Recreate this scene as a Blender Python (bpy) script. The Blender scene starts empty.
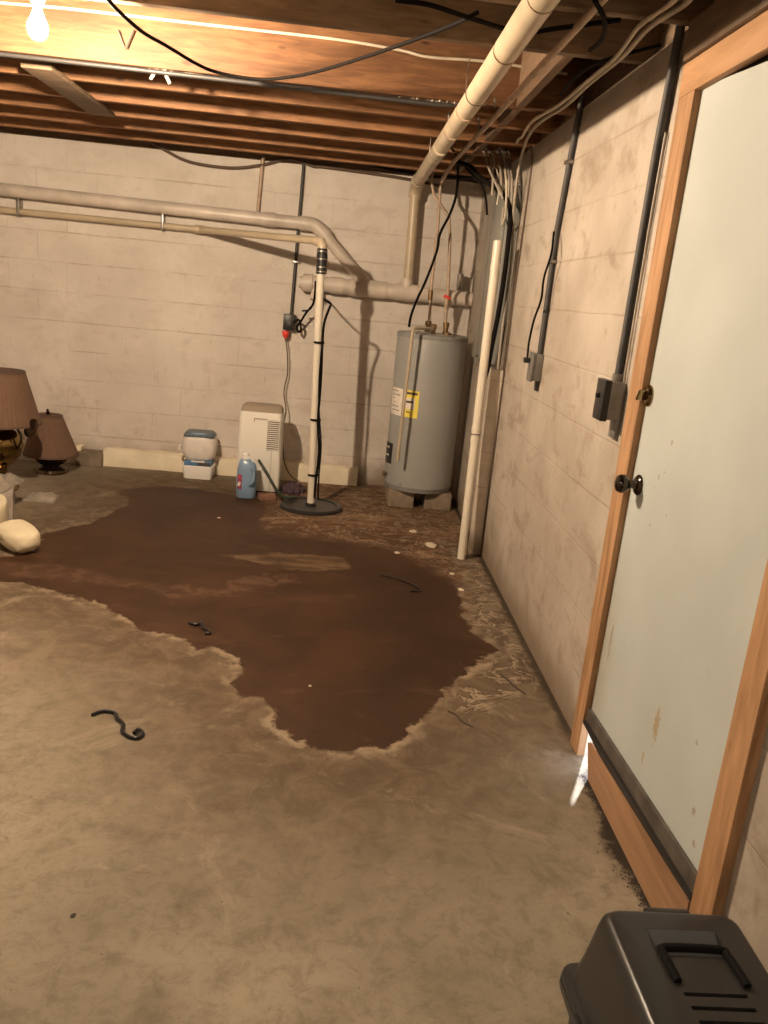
import bpy, bmesh, math, random
import numpy as np
from mathutils import Vector, Matrix, Euler, noise as mnoise
random.seed(7)
S = bpy.context.scene
C = S.collection
PI = math.pi

# ------------------------------------------------------------------ materials
def mat(name, col, rough=0.6, metal=0.0, bump=0.0, bscale=60, var=0.0, vscale=6, spec=0.5, stretch=None, emis=None):
    m = bpy.data.materials.new(name); m.use_nodes = True
    nt = m.node_tree; b = nt.nodes['Principled BSDF']
    b.inputs['Base Color'].default_value = (*col, 1); b.inputs['Roughness'].default_value = rough
    b.inputs['Metallic'].default_value = metal; b.inputs['Specular IOR Level'].default_value = spec
    tc = nt.nodes.new('ShaderNodeTexCoord'); mp = nt.nodes.new('ShaderNodeMapping')
    nt.links.new(tc.outputs['Object'], mp.inputs['Vector'])
    if stretch: mp.inputs['Scale'].default_value = stretch
    if var:
        n = nt.nodes.new('ShaderNodeTexNoise'); n.inputs['Scale'].default_value = vscale; n.inputs['Detail'].default_value = 5
        nt.links.new(mp.outputs[0], n.inputs['Vector'])
        r = nt.nodes.new('ShaderNodeValToRGB'); r.color_ramp.elements[0].position = 0.3; r.color_ramp.elements[1].position = 0.7
        r.color_ramp.elements[0].color = (*[c*(1-var) for c in col], 1); r.color_ramp.elements[1].color = (*[min(1, c*(1+var)) for c in col], 1)
        nt.links.new(n.outputs['Fac'], r.inputs['Fac']); nt.links.new(r.outputs[0], b.inputs['Base Color'])
    if bump:
        n2 = nt.nodes.new('ShaderNodeTexNoise'); n2.inputs['Scale'].default_value = bscale; n2.inputs['Detail'].default_value = 4
        nt.links.new(mp.outputs[0], n2.inputs['Vector'])
        bp = nt.nodes.new('ShaderNodeBump'); bp.inputs['Strength'].default_value = bump; bp.inputs['Distance'].default_value = 0.01
        nt.links.new(n2.outputs['Fac'], bp.inputs['Height']); nt.links.new(bp.outputs[0], b.inputs['Normal'])
    if emis:
        b.inputs['Emission Color'].default_value = (*emis[0], 1); b.inputs['Emission Strength'].default_value = emis[1]
    return m

class G:
    """tiny node graph helper"""
    def __init__(s, name, rough=0.7):
        s.m = bpy.data.materials.new(name); s.m.use_nodes = True; s.nt = s.m.node_tree
        s.b = s.nt.nodes['Principled BSDF']; s.b.inputs['Roughness'].default_value = rough
        s.tc = s.nt.nodes.new('ShaderNodeTexCoord'); s.sep = s.nt.nodes.new('ShaderNodeSeparateXYZ')
        g = s.nt.nodes.new('ShaderNodeNewGeometry'); s.pos = g.outputs['Position']
        s.nt.links.new(s.pos, s.sep.inputs[0]); s.x, s.y, s.z = s.sep.outputs
    def L(s, a, b):
        if hasattr(a, 'is_output') or isinstance(a, bpy.types.NodeSocket): s.nt.links.new(a, b)
        else: b.default_value = a
    def math(s, op, a, b=0.0, c=None, clamp=False):
        n = s.nt.nodes.new('ShaderNodeMath'); n.operation = op; n.use_clamp = clamp
        s.L(a, n.inputs[0]); s.L(b, n.inputs[1])
        if c is not None: s.L(c, n.inputs[2])
        return n.outputs[0]
    def noise(s, scale, detail=4, vec=None, rough=0.5, dist=0.0):
        n = s.nt.nodes.new('ShaderNodeTexNoise'); n.inputs['Scale'].default_value = scale
        n.inputs['Detail'].default_value = detail; n.inputs['Roughness'].default_value = rough; n.inputs['Distortion'].default_value = dist
        s.nt.links.new(vec or s.pos, n.inputs['Vector']); return n.outputs['Fac']
    def vec(s, x, y, z):
        n = s.nt.nodes.new('ShaderNodeCombineXYZ'); s.L(x, n.inputs[0]); s.L(y, n.inputs[1]); s.L(z, n.inputs[2]); return n.outputs[0]
    def step(s, v, a, b, lo=0.0, hi=1.0):
        n = s.nt.nodes.new('ShaderNodeMapRange'); n.interpolation_type = 'SMOOTHSTEP'
        s.L(v, n.inputs['Value']); n.inputs['From Min'].default_value = a; n.inputs['From Max'].default_value = b
        n.inputs['To Min'].default_value = lo; n.inputs['To Max'].default_value = hi; return n.outputs['Result']
    def mix(s, f, a, b):
        n = s.nt.nodes.new('ShaderNodeMix'); n.data_type = 'RGBA'
        s.L(f, n.inputs['Factor'])
        for v, i in ((a, 6), (b, 7)):
            if isinstance(v, tuple): n.inputs[i].default_value = (*v, 1)
            else: s.nt.links.new(v, n.inputs[i])
        return n.outputs[2]
    def ramp(s, f, stops):
        n = s.nt.nodes.new('ShaderNodeValToRGB'); e = n.color_ramp.elements
        while len(e) < len(stops): e.new(0.5)
        for el, (p, c) in zip(e, stops): el.position = p; el.color = (*c, 1)
        s.L(f, n.inputs[0]); return n.outputs[0]
    def ellipse(s, u, v, cu, cv, ru, rv):
        du = s.math('DIVIDE', s.math('SUBTRACT', u, cu), ru); dv = s.math('DIVIDE', s.math('SUBTRACT', v, cv), rv)
        return s.math('SQRT', s.math('ADD', s.math('MULTIPLY', du, du), s.math('MULTIPLY', dv, dv)))
    def bump(s, h, strength=0.4, dist=0.01, prev=None):
        n = s.nt.nodes.new('ShaderNodeBump'); n.inputs['Strength'].default_value = strength; n.inputs['Distance'].default_value = dist
        s.nt.links.new(h, n.inputs['Height'])
        if prev: s.nt.links.new(prev, n.inputs['Normal'])
        return n.outputs[0]
    def out(s, col, normal=None, rough=None):
        s.L(col, s.b.inputs['Base Color'])
        if normal: s.nt.links.new(normal, s.b.inputs['Normal'])
        if rough is not None: s.L(rough, s.b.inputs['Roughness'])
        return s.m

def block_wall(name, axis, base, dark, stain):
    g = G(name, 0.75)
    u = g.x if axis == 'x' else g.y
    br = g.nt.nodes.new('ShaderNodeTexBrick')
    wob = g.math('MULTIPLY', g.math('SUBTRACT', g.noise(3.0, 2), 0.5), 0.012)
    g.nt.links.new(g.vec(g.math('ADD', u, 0.13), g.math('ADD', g.z, wob), 0.0), br.inputs['Vector'])
    br.offset = 0.5; br.inputs['Scale'].default_value = 1.0
    br.inputs['Mortar Size'].default_value = 0.0045; br.inputs['Mortar Smooth'].default_value = 0.7; br.inputs['Bias'].default_value = 0
    br.inputs['Brick Width'].default_value = 0.406; br.inputs['Row Height'].default_value = 0.2025
    br.inputs['Color1'].default_value = (0, 0, 0, 1); br.inputs['Color2'].default_value = (1, 1, 1, 1)
    mort = br.outputs['Fac']
    tint = br.outputs['Color']
    patch = g.noise(1.7, 6, rough=0.6)
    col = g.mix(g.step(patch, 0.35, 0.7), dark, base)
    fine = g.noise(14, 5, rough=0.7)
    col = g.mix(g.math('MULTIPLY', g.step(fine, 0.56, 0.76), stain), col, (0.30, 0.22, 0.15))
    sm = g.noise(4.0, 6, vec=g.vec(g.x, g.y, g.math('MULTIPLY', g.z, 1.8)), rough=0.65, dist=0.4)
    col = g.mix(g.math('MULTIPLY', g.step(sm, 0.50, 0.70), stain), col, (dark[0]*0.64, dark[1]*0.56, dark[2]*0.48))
    # mortar joints are painted over: bed joints show here and there, head joints hardly
    fr = g.math('ABSOLUTE', g.math('SUBTRACT', g.math('FRACT', g.math('ADD', g.math('DIVIDE', g.math('ADD', g.z, wob), 0.2025), 0.5)), 0.5))
    bed = g.step(fr, 0.012, 0.035, 1.0, 0.0)
    jn = g.step(g.noise(2.1, 5, rough=0.65), 0.42, 0.60)
    jn2 = g.step(g.noise(1.6, 4, vec=g.vec(g.z, g.x, g.y)), 0.52, 0.66)
    line = g.math('MAXIMUM', g.math('MULTIPLY', bed, jn), g.math('MULTIPLY', g.math('MULTIPLY', mort, jn2), 0.6))
    col = g.mix(g.math('MULTIPLY', line, 0.42), col, (0.27, 0.20, 0.145))
    # damp dirt band with a ragged top near the floor
    hb = g.math('SUBTRACT', g.z, g.math('MULTIPLY', g.noise(5, 5), 0.22))
    col = g.mix(g.step(hb, -0.10, 0.10, 0.9, 0.0), col, (0.19, 0.14, 0.095))
    # grime blotches on the lower half
    lowb = g.step(g.z, 0.2, 1.3, 1.0, 0.25)
    vb = g.noise(7, 6, vec=g.vec(g.math('MULTIPLY', g.x, 1.5), g.math('MULTIPLY', g.y, 1.5), g.z), rough=0.65)
    col = g.mix(g.math('MULTIPLY', g.math('MULTIPLY', g.step(vb, 0.54, 0.74), lowb), stain*1.5), col, (0.27, 0.20, 0.14))
    specks = g.step(g.noise(38, 2), 0.74, 0.78)
    col = g.mix(g.math('MULTIPLY', specks, 0.5), col, (0.2, 0.13, 0.08))
    h = g.math('ADD', g.math('MULTIPLY', mort, -1.0), g.math('MULTIPLY', g.noise(90, 3), 0.5))
    h = g.math('ADD', h, g.math('MULTIPLY', g.noise(9, 4), 0.5))
    nrm = g.bump(h, 0.35, 0.006)
    return g.out(col, nrm, 0.72)

M = {}
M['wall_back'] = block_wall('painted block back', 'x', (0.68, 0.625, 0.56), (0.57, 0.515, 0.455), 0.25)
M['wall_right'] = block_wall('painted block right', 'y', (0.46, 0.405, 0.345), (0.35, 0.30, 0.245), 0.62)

def floor_mat():
    g = G('old concrete', 0.85)
    def at(n):
        a = g.nt.nodes.new('ShaderNodeAttribute'); a.attribute_name = n; return a.outputs['Fac']
    big = g.noise(1.3, 5, rough=0.55); med = g.noise(6, 6, rough=0.65, dist=0.4); fine = g.noise(45, 4, rough=0.7)
    col = g.mix(g.step(big, 0.35, 0.68), (0.245, 0.205, 0.146), (0.365, 0.305, 0.222))
    col = g.mix(g.math('MULTIPLY', g.step(med, 0.48, 0.72), 0.6), col, (0.15, 0.118, 0.075))
    col = g.mix(g.math('MULTIPLY', g.step(g.noise(3.3, 6, rough=0.7, dist=1.2), 0.57, 0.72), 0.6), col, (0.40, 0.335, 0.245))
    col = g.mix(g.math('MULTIPLY', g.step(fine, 0.5, 0.8), 0.30), col, (0.11, 0.085, 0.055))
    col = g.mix(g.step(g.math('ADD', at('wet'), g.math('MULTIPLY', g.math('SUBTRACT', big, 0.5), 0.5)), -0.95, -0.05, 0.0, 0.95), col, g.mix(g.step(g.noise(8, 6, rough=0.7, dist=0.8), 0.36, 0.66), (0.078, 0.050, 0.028), (0.150, 0.103, 0.062)))
    col = g.mix(g.math('MULTIPLY', g.step(g.noise(17, 6, rough=0.75, dist=0.5), 0.44, 0.66), 0.38), col, (0.11, 0.082, 0.052))
    col = g.mix(g.math('MULTIPLY', g.step(g.noise(2.7, 6, vec=g.vec(g.y, g.x, 5.0), rough=0.75, dist=1.0), 0.55, 0.70), 0.45), col, (0.36, 0.30, 0.215))
    n1 = g.math('MULTIPLY', g.math('SUBTRACT', g.noise(9, 6, rough=0.65), 0.5), 0.17)
    n2 = g.math('MULTIPLY', g.math('SUBTRACT', g.noise(34, 4, rough=0.6), 0.5), 0.05)
    nn = g.math('ADD', n1, n2)
    # damp, rusty area around the sump and the heater
    dampd = g.math('ADD', at('damp'), g.math('MULTIPLY', nn, 1.6))
    dm = g.step(dampd, -0.08, 0.08)
    sw = g.noise(5, 6, vec=g.vec(g.math('MULTIPLY', g.x, 0.6), g.math('MULTIPLY', g.y, 1.5), 0.0), rough=0.6, dist=1.5)
    dcol = g.ramp(sw, [(0.30, (0.055, 0.023, 0.009)), (0.46, (0.105, 0.052, 0.023)), (0.57, (0.175, 0.098, 0.049)), (0.72, (0.32, 0.23, 0.145))])
    col = g.mix(g.math('MULTIPLY', dm, 0.92), col, dcol)
    # dirt along the right wall, with swirling scaly cracks
    dd = g.math('ADD', at('dirt'), nn)
    dk = g.step(dd, -0.10, 0.05)
    col = g.mix(g.math('MULTIPLY', dk, 0.72), col, g.mix(g.step(g.noise(11, 5, dist=1.0), 0.4, 0.6), (0.085, 0.058, 0.036), (0.20, 0.155, 0.108)))
    cn = g.noise(5.5, 5, rough=0.6, dist=1.6)
    cl1 = g.step(g.math('ABSOLUTE', g.math('SUBTRACT', cn, 0.47)), 0.003, 0.016, 1.0, 0.0)
    cl2 = g.step(g.math('ABSOLUTE', g.math('SUBTRACT', cn, 0.505)), 0.006, 0.030, 1.0, 0.0)
    zone = g.math('MULTIPLY', g.math('MAXIMUM', g.step(g.math('ADD', at('crust'), nn), -0.03, 0.08), g.math('MULTIPLY', dm, 0.7)), 1.0)
    col = g.mix(g.math('MULTIPLY', g.math('MULTIPLY', cl2, zone), 0.75), col, (0.36, 0.285, 0.20))
    col = g.mix(g.math('MULTIPLY', g.math('MULTIPLY', cl1, zone), 0.75), col, (0.045, 0.03, 0.018))
    ft = g.math('ADD', g.math('SUBTRACT', g.x, 0.882), g.math('MULTIPLY', nn, 0.35))
    ft = g.math('MULTIPLY', g.step(ft, -0.012, 0.014), g.step(g.y, 2.3, 2.7))
    col = g.mix(g.math('MULTIPLY', ft, 0.85), col, (0.035, 0.024, 0.015))
    gd = g.math('ADD', at('grime'), g.math('MULTIPLY', nn, 0.9))
    col = g.mix(g.math('MULTIPLY', g.step(gd, -0.015, 0.02), 0.92), col, (0.022, 0.015, 0.010))
    # pale mineral crust hugging the wet edge
    wd = g.math('ADD', at('wet'), nn)
    cr = g.math('MULTIPLY', g.step(wd, -0.075, -0.010), g.step(g.noise(13, 4), 0.38, 0.58))
    cr = g.math('MULTIPLY', cr, g.math('SUBTRACT', 1.0, g.math('MULTIPLY', dm, 0.85)))
    cr = g.math('MULTIPLY', cr, g.step(g.math('ADD', g.math('SUBTRACT', 4.6, g.y), g.math('MULTIPLY', g.noise(3.5, 3), 1.5)), 0.3, 1.1, 0.1, 1.0))
    cr = g.math('MULTIPLY', cr, g.step(g.noise(2.9, 3, dist=0.5), 0.36, 0.56, 0.25, 1.0))
    col = g.mix(g.math('MULTIPLY', cr, 0.7), col, (0.34, 0.265, 0.18))
    rim = g.math('MULTIPLY', g.step(wd, -0.012, 0.0), 0.9)
    wet0 = g.step(wd, -0.006, 0.010)
    soft = g.step(g.math('ADD', wd, g.math('MULTIPLY', nn, 1.5)), -0.10, 0.10)
    wm = g.nt.nodes.new('ShaderNodeMix'); g.nt.links.new(dm, wm.inputs[0]); g.nt.links.new(wet0, wm.inputs[2]); g.nt.links.new(soft, wm.inputs[3]); wet = wm.outputs[0]
    wcol = g.mix(g.step(g.noise(2.6, 6, rough=0.6, dist=0.6), 0.38, 0.66), (0.036, 0.0145, 0.0054), (0.054, 0.0228, 0.0086))
    wcol = g.mix(g.math('MULTIPLY', g.step(at('wet'), 0.0, 0.35, 0.5, 0.0), g.step(med, 0.4, 0.65)), wcol, (0.066, 0.031, 0.0135))
    wcol = g.mix(g.step(at('deep'), -0.25, 0.25), wcol, g.mix(0.55, wcol, (0.0195, 0.0088, 0.0036)))
    wcol = g.mix(g.math('MULTIPLY', g.step(g.noise(4.2, 6, vec=g.vec(g.math('MULTIPLY', g.x, 0.5), g.y, 0.0), rough=0.7, dist=1.2), 0.56, 0.74), 0.55), wcol, (0.105, 0.056, 0.030))
    col = g.mix(g.math('MULTIPLY', rim, 0.3), col, (0.16, 0.09, 0.05))
    col = g.mix(wet, col, wcol)
    # streaks dried within the wet area
    td = g.math('ADD', at('tan'), g.math('MULTIPLY', nn, 1.1))
    tb = g.step(g.noise(7, 5, vec=g.vec(g.math('MULTIPLY', g.x, 0.4), g.math('MULTIPLY', g.y, 1.8), 0.0), dist=0.8), 0.36, 0.60, 0.15, 0.75)
    col = g.mix(g.math('MULTIPLY', g.step(td, -0.02, 0.02), tb), col, g.mix(g.step(med, 0.4, 0.6), (0.125, 0.075, 0.037), (0.18, 0.115, 0.063)))
    pd = g.math('ADD', at('pink'), g.math('MULTIPLY', nn, 1.1))
    col = g.mix(g.math('MULTIPLY', g.step(pd, -0.03, 0.03), g.step(g.noise(11, 5, dist=0.8), 0.44, 0.62, 0.12, 0.65)), col, (0.125, 0.068, 0.038))
    sp = g.step(g.noise(60, 2), 0.755, 0.78)
    col = g.mix(g.math('MULTIPLY', sp, 0.7), col, (0.04, 0.028, 0.018))
    sp2 = g.step(g.noise(52, 2, vec=g.vec(g.y, g.x, 3.0)), 0.77, 0.79)
    col = g.mix(g.math('MULTIPLY', sp2, 0.5), col, (0.42, 0.34, 0.25))
    # a hairline construction joint
    jl = g.math('ABSOLUTE', g.math('ADD', g.math('SUBTRACT', g.y, 1.92), g.math('MULTIPLY', g.math('SUBTRACT', g.noise(8, 4), 0.5), 0.05)))
    h = g.math('ADD', g.math('MULTIPLY', med, 0.7), g.math('MULTIPLY', fine, 0.4))
    h = g.math('ADD', h, g.math('MULTIPLY', dm, g.math('MULTIPLY', sw, 1.2)))
    dry = g.math('SUBTRACT', 1.0, wet)
    h = g.math('MULTIPLY', h, g.math('ADD', 0.25, g.math('MULTIPLY', dry, 0.75)))
    nrm = g.bump(h, 0.45, 0.02)
    rg = g.math('SUBTRACT', 0.88, g.math('MULTIPLY', wet, 0.30))
    g.b.inputs['Specular IOR Level'].default_value = 0.3
    return g.out(col, nrm, rg)
M['floor'] = floor_mat()

def wood(name, c1, c2, axis, rough=0.7, rs=18, knots=True):
    g = G(name, rough)
    sc = {'x': (0.35, 3.0, 3.0), 'y': (3.0, 0.35, 3.0), 'z': (3.0, 3.0, 0.35)}[axis]
    v = g.vec(g.math('MULTIPLY', g.x, sc[0]), g.math('MULTIPLY', g.y, sc[1]), g.math('MULTIPLY', g.z, sc[2]))
    n = g.noise(rs, 5, vec=v, rough=0.6, dist=0.6)
    n2 = g.noise(4, 4, vec=v, dist=1.0)
    col = g.mix(g.step(n, 0.3, 0.7), c1, c2)
    col = g.mix(g.math('MULTIPLY', g.step(n2, 0.52, 0.70), 0.55), col, tuple(c*0.6 for c in c1))
    if knots:
        vo = g.nt.nodes.new('ShaderNodeTexVoronoi'); vo.inputs['Scale'].default_value = 2.2
        g.nt.links.new(g.vec(g.math('MULTIPLY', g.x, 0.8 if axis == 'x' else 2.0), g.math('MULTIPLY', g.y, 0.8 if axis == 'y' else 2.0), g.math('MULTIPLY', g.z, 0.8 if axis == 'z' else 2.0)), vo.inputs['Vector'])
        k = g.step(vo.outputs['Distance'], 0.02, 0.055, 1.0, 0.0)
        col = g.mix(g.math('MULTIPLY', k, 0.75), col, tuple(c*0.22 for c in c1))
    return g.out(col, g.bump(n, 0.25, 0.004), rough)
M['joist'] = wood('joist wood', (0.115, 0.050, 0.019), (0.205, 0.096, 0.039), 'x')  # colour darkened to hold down the bulb's light on the joist behind it
M['joist_far_lit'] = wood('joist wood tinted as lit', (0.20, 0.092, 0.038), (0.36, 0.175, 0.075), 'x')  # same wood, lightened in colour so the far strips look brightly lit
M['joist_old'] = wood('weathered joist wood', (0.15, 0.10, 0.058), (0.23, 0.155, 0.095), 'x')
M['subfloor'] = wood('subfloor wood', (0.085, 0.052, 0.030), (0.14, 0.088, 0.05), 'y')
M['pine_z'] = wood('pine upright', (0.29, 0.15, 0.065), (0.48, 0.275, 0.14), 'z', rs=8)
M['pine_y'] = wood('pine level', (0.36, 0.19, 0.085), (0.48, 0.27, 0.135), 'y', rs=8)
M['plank'] = wood('pine plank', (0.30, 0.165, 0.085), (0.38, 0.22, 0.12), 'y', rs=8, knots=False)
M['darkboard'] = wood('dark board', (0.13, 0.08, 0.045), (0.19, 0.12, 0.07), 'y')

def door_mat():
    g = G('painted door', 0.45)
    col = g.mix(g.step(g.noise(2.2, 5), 0.35, 0.7), (0.46, 0.50, 0.485), (0.515, 0.56, 0.545))
    def blot(col, cy, cz, ry, rz, c, nz=1.0, thr=0.0, amt=0.8):
        e = g.math('ADD', g.ellipse(g.y, g.z, cy, cz, ry, rz), g.math('MULTIPLY', g.math('SUBTRACT', g.noise(70, 4, rough=0.7), 0.5), nz*2.4))
        return g.mix(g.math('MULTIPLY', g.step(e, 0.55, 0.85, 1.0, 0.0), amt), col, c)
    col = blot(col, 1.922, 0.39, 0.022, 0.062, (0.36, 0.27, 0.14))
    col = blot(col, 1.965, 0.27, 0.009, 0.028, (0.40, 0.32, 0.18))
    for cy, cz, ry, rz in ((1.70, 0.47, .010, .010), (2.20, 1.00, .006, .012), (2.155, 1.104, .008, .010), (2.22, 0.965, .004, .007), (1.648, 0.32, .012, .018), (1.618, .255, .010, .012), (2.20, .86, .005, .008), (2.34, 0.45, .012, .08), (2.106, .915, .005, .008), (2.17, 1.02, .012, .005)):
        col = blot(col, cy, cz, ry, rz, (0.24, 0.19, 0.12), 0.8, amt=0.65)
    col = g.mix(g.math('MULTIPLY', g.step(g.noise(9, 6, rough=0.7), 0.60, 0.78), 0.25), col, (0.40, 0.34, 0.24))
    # grimy lower far corner
    e = g.math('ADD', g.ellipse(g.y, g.z, 2.42, 0.34, 0.16, 0.42), g.math('MULTIPLY', g.noise(7, 5), 0.6))
    col = g.mix(g.step(e, 0.5, 1.35, 0.45, 0.0), col, (0.33, 0.28, 0.20))
    return g.out(col, g.bump(g.noise(30, 3), 0.08, 0.004), 0.42)
M['door'] = door_mat()

M['pvc'] = mat('white plastic pipe', (0.47, 0.385, 0.27), 0.35, var=0.10, vscale=9)
M['pvc_clean'] = mat('clean white plastic pipe', (0.68, 0.62, 0.51), 0.32, var=0.05, vscale=9)
M['beige_pipe'] = mat('beige drain pipe', (0.56, 0.49, 0.42), 0.38, var=0.18, vscale=7)
M['print'] = mat('dark print', (0.08, 0.06, 0.05), 0.6)
M['rubber'] = mat('black rubber', (0.018, 0.016, 0.016), 0.45)
M['cord'] = mat('black cord', (0.008, 0.006, 0.005), 0.8, spec=0.1)
M['cord_brown'] = mat('brown cord', (0.10, 0.065, 0.042), 0.7)
M['cable_grey'] = mat('grey sheathed cable', (0.36, 0.31, 0.25), 0.5, var=0.15, vscale=12)
M['cable_white'] = mat('white sheathed cable', (0.48, 0.42, 0.33), 0.5, var=0.15, vscale=15)
M['conduit'] = mat('dull grey conduit', (0.055, 0.053, 0.052), 0.6, 0.1, var=0.25, vscale=14)
M['conduit_dark'] = mat('dark conduit', (0.05, 0.047, 0.045), 0.5, 0.3)
M['galv'] = mat('galvanised metal', (0.24, 0.235, 0.22), 0.42, 0.6, var=0.15, vscale=20)
M['oldpipe'] = mat('old galvanised pipe', (0.44, 0.33, 0.24), 0.55, 0.2, var=0.25, vscale=14)
M['valve'] = mat('tarnished brass', (0.22, 0.14, 0.07), 0.4, 0.7)
M['tank'] = mat('grey enamel', (0.30, 0.30, 0.285), 0.38, 0.0, var=0.05, vscale=3)
M['tank_rim'] = mat('grey enamel rim', (0.25, 0.25, 0.235), 0.4)
M['yellow'] = mat('yellow paper', (0.80, 0.66, 0.10), 0.6)
M['paper'] = mat('white paper', (0.74, 0.68, 0.60), 0.6, var=0.06, vscale=30)
M['black'] = mat('black plastic', (0.014, 0.013, 0.013), 0.4)
M['cream_paint'] = mat('cream painted ledge', (0.72, 0.645, 0.49), 0.7, bump=0.3, bscale=25, var=0.10, vscale=7)
M['dull_concrete'] = mat('bare concrete', (0.19, 0.15, 0.105), 0.9, bump=0.5, bscale=40, var=0.3, vscale=9)
M['blocks'] = mat('paver concrete', (0.24, 0.185, 0.13), 0.9, bump=0.5, bscale=50, var=0.25, vscale=12)
M['panel'] = mat('grey panel enamel', (0.26, 0.26, 0.235), 0.42, 0.1, var=0.12, vscale=5)
M['panel2'] = mat('brown grey gutter', (0.30, 0.275, 0.225), 0.5, 0.1, var=0.12, vscale=5)
M['dehum'] = mat('off-white appliance plastic', (0.76, 0.73, 0.66), 0.42, var=0.03, vscale=4)
M['dehum_top'] = mat('taupe appliance plastic', (0.34, 0.28, 0.21), 0.5)
M['slot'] = mat('dark grille', (0.10, 0.075, 0.05), 0.7)
M['jug'] = mat('blue jug plastic', (0.19, 0.29, 0.42), 0.30, spec=0.6)
M['cap'] = mat('white cap plastic', (0.82, 0.80, 0.76), 0.35)
M['red'] = mat('red plastic', (0.72, 0.06, 0.045), 0.4)
M['labelred'] = mat('label purple red', (0.30, 0.05, 0.10), 0.5)
M['tub'] = mat('white tub plastic', (0.84, 0.82, 0.78), 0.35)
M['bluelabel'] = mat('blue label', (0.08, 0.19, 0.36), 0.45)
M['bag'] = mat('translucent liner bag', (0.72, 0.67, 0.62), 0.35, bump=0.5, bscale=25, var=0.08, vscale=18)
M['lidblue'] = mat('grey blue lid', (0.11, 0.15, 0.18), 0.4, var=0.3, vscale=25)
M['hose'] = mat('green hose', (0.018, 0.032, 0.02), 0.4)
M['lid'] = mat('black sump lid plastic', (0.022, 0.021, 0.022), 0.38, bump=0.15, bscale=20)
M['rag'] = mat('dark purple cloth', (0.07, 0.04, 0.055), 0.9, bump=0.6, bscale=40)
M['scrap'] = mat('reddish wood', (0.20, 0.10, 0.06), 0.8, var=0.2, vscale=20)
M['shade'] = mat('brown pleated fabric', (0.135, 0.076, 0.046), 0.85, var=0.10, vscale=40, stretch=(1, 1, 0.1))
M['trimband'] = mat('dark shade trim', (0.10, 0.055, 0.035), 0.8)
M['brass'] = mat('polished brass', (0.26, 0.18, 0.07), 0.14, 1.0)
M['darkbrass'] = mat('dark bronze', (0.075, 0.05, 0.03), 0.22, 0.9)
M['whitebox'] = mat('off-white cardboard', (0.34, 0.29, 0.25), 0.7, var=0.08, vscale=8)
M['papers'] = mat('crumpled pale cloth', (0.26, 0.225, 0.18), 0.85, bump=0.8, bscale=30, var=0.3, vscale=18)
M['cream'] = mat('cream quilted cloth', (0.62, 0.54, 0.38), 0.85, bump=0.25, bscale=60, var=0.05, vscale=8)
M['steel'] = mat('brushed steel', (0.30, 0.28, 0.25), 0.35, 0.85)
M['knob'] = mat('antique brass', (0.30, 0.22, 0.12), 0.18, 1.0)
M['knobdark'] = mat('tarnished dark knob', (0.07, 0.055, 0.045), 0.15, 0.9)
M['sweep'] = mat('worn rubber and steel sweep', (0.12, 0.105, 0.09), 0.45, 0.3, var=0.4, vscale=12)
M['carrier'] = mat('taupe grey plastic', (0.032, 0.030, 0.0285), 0.30, spec=0.3, bump=0.02, bscale=200, var=0.05, vscale=10)
M['carrier2'] = mat('darker grey plastic', (0.030, 0.028, 0.026), 0.35, bump=0.05, bscale=200)
M['recess'] = mat('grey recess plastic', (0.085, 0.095, 0.10), 0.4)
M['tube'] = mat('added fill tube', (1, 1, 1), 0.4, emis=((1.0, 0.86, 0.68), 44))
M['porcelain'] = mat('white porcelain', (0.78, 0.74, 0.66), 0.25)
M['handle_black'] = mat('matte black handle', (0.008, 0.008, 0.008), 0.8, spec=0.1)
M['bulb'] = mat('glowing bulb glass', (1, 0.9, 0.7), 0.3, emis=((1.0, 0.77, 0.54), 6300))
M['dirt'] = mat('black crumbled dirt', (0.035, 0.026, 0.02), 0.95, bump=0.6, bscale=80)
M['chip'] = mat('pale plaster chip', (0.62, 0.54, 0.42), 0.85)
M['pinkchip'] = mat('white pink chip', (0.85, 0.62, 0.5), 0.6)
M['blackplastic_strip'] = mat('black plastic strip', (0.012, 0.011, 0.012), 0.28)
M['twig'] = mat('dark twig', (0.035, 0.024, 0.015), 0.7)
M['lint'] = mat('grey lint and cobweb', (0.50, 0.45, 0.38), 0.95, bump=0.8, bscale=60)
M['nail'] = mat('steel nail', (0.25, 0.2, 0.16), 0.4, 0.8)
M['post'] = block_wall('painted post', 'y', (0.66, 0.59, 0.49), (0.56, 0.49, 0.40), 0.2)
M['ground_out'] = mat('pale outdoor gravel', (0.6, 0.6, 0.62), 0.9, bump=0.3)

# ------------------------------------------------------------------ mesh builder
def catmull(pts, n=8):
    P = [Vector(p) for p in pts]
    if len(P) < 3: return P
    out = []
    Q = [P[0]*2-P[1]] + P + [P[-1]*2-P[-2]]
    for i in range(1, len(Q)-2):
        a, b, c, d = Q[i-1:i+3]
        for k in range(n):
            t = k/n
            out.append(0.5*((2*b)+(c-a)*t+(2*a-5*b+4*c-d)*t*t+(3*b-a-3*c+d)*t**3))
    out.append(P[-1]); return out

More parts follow.
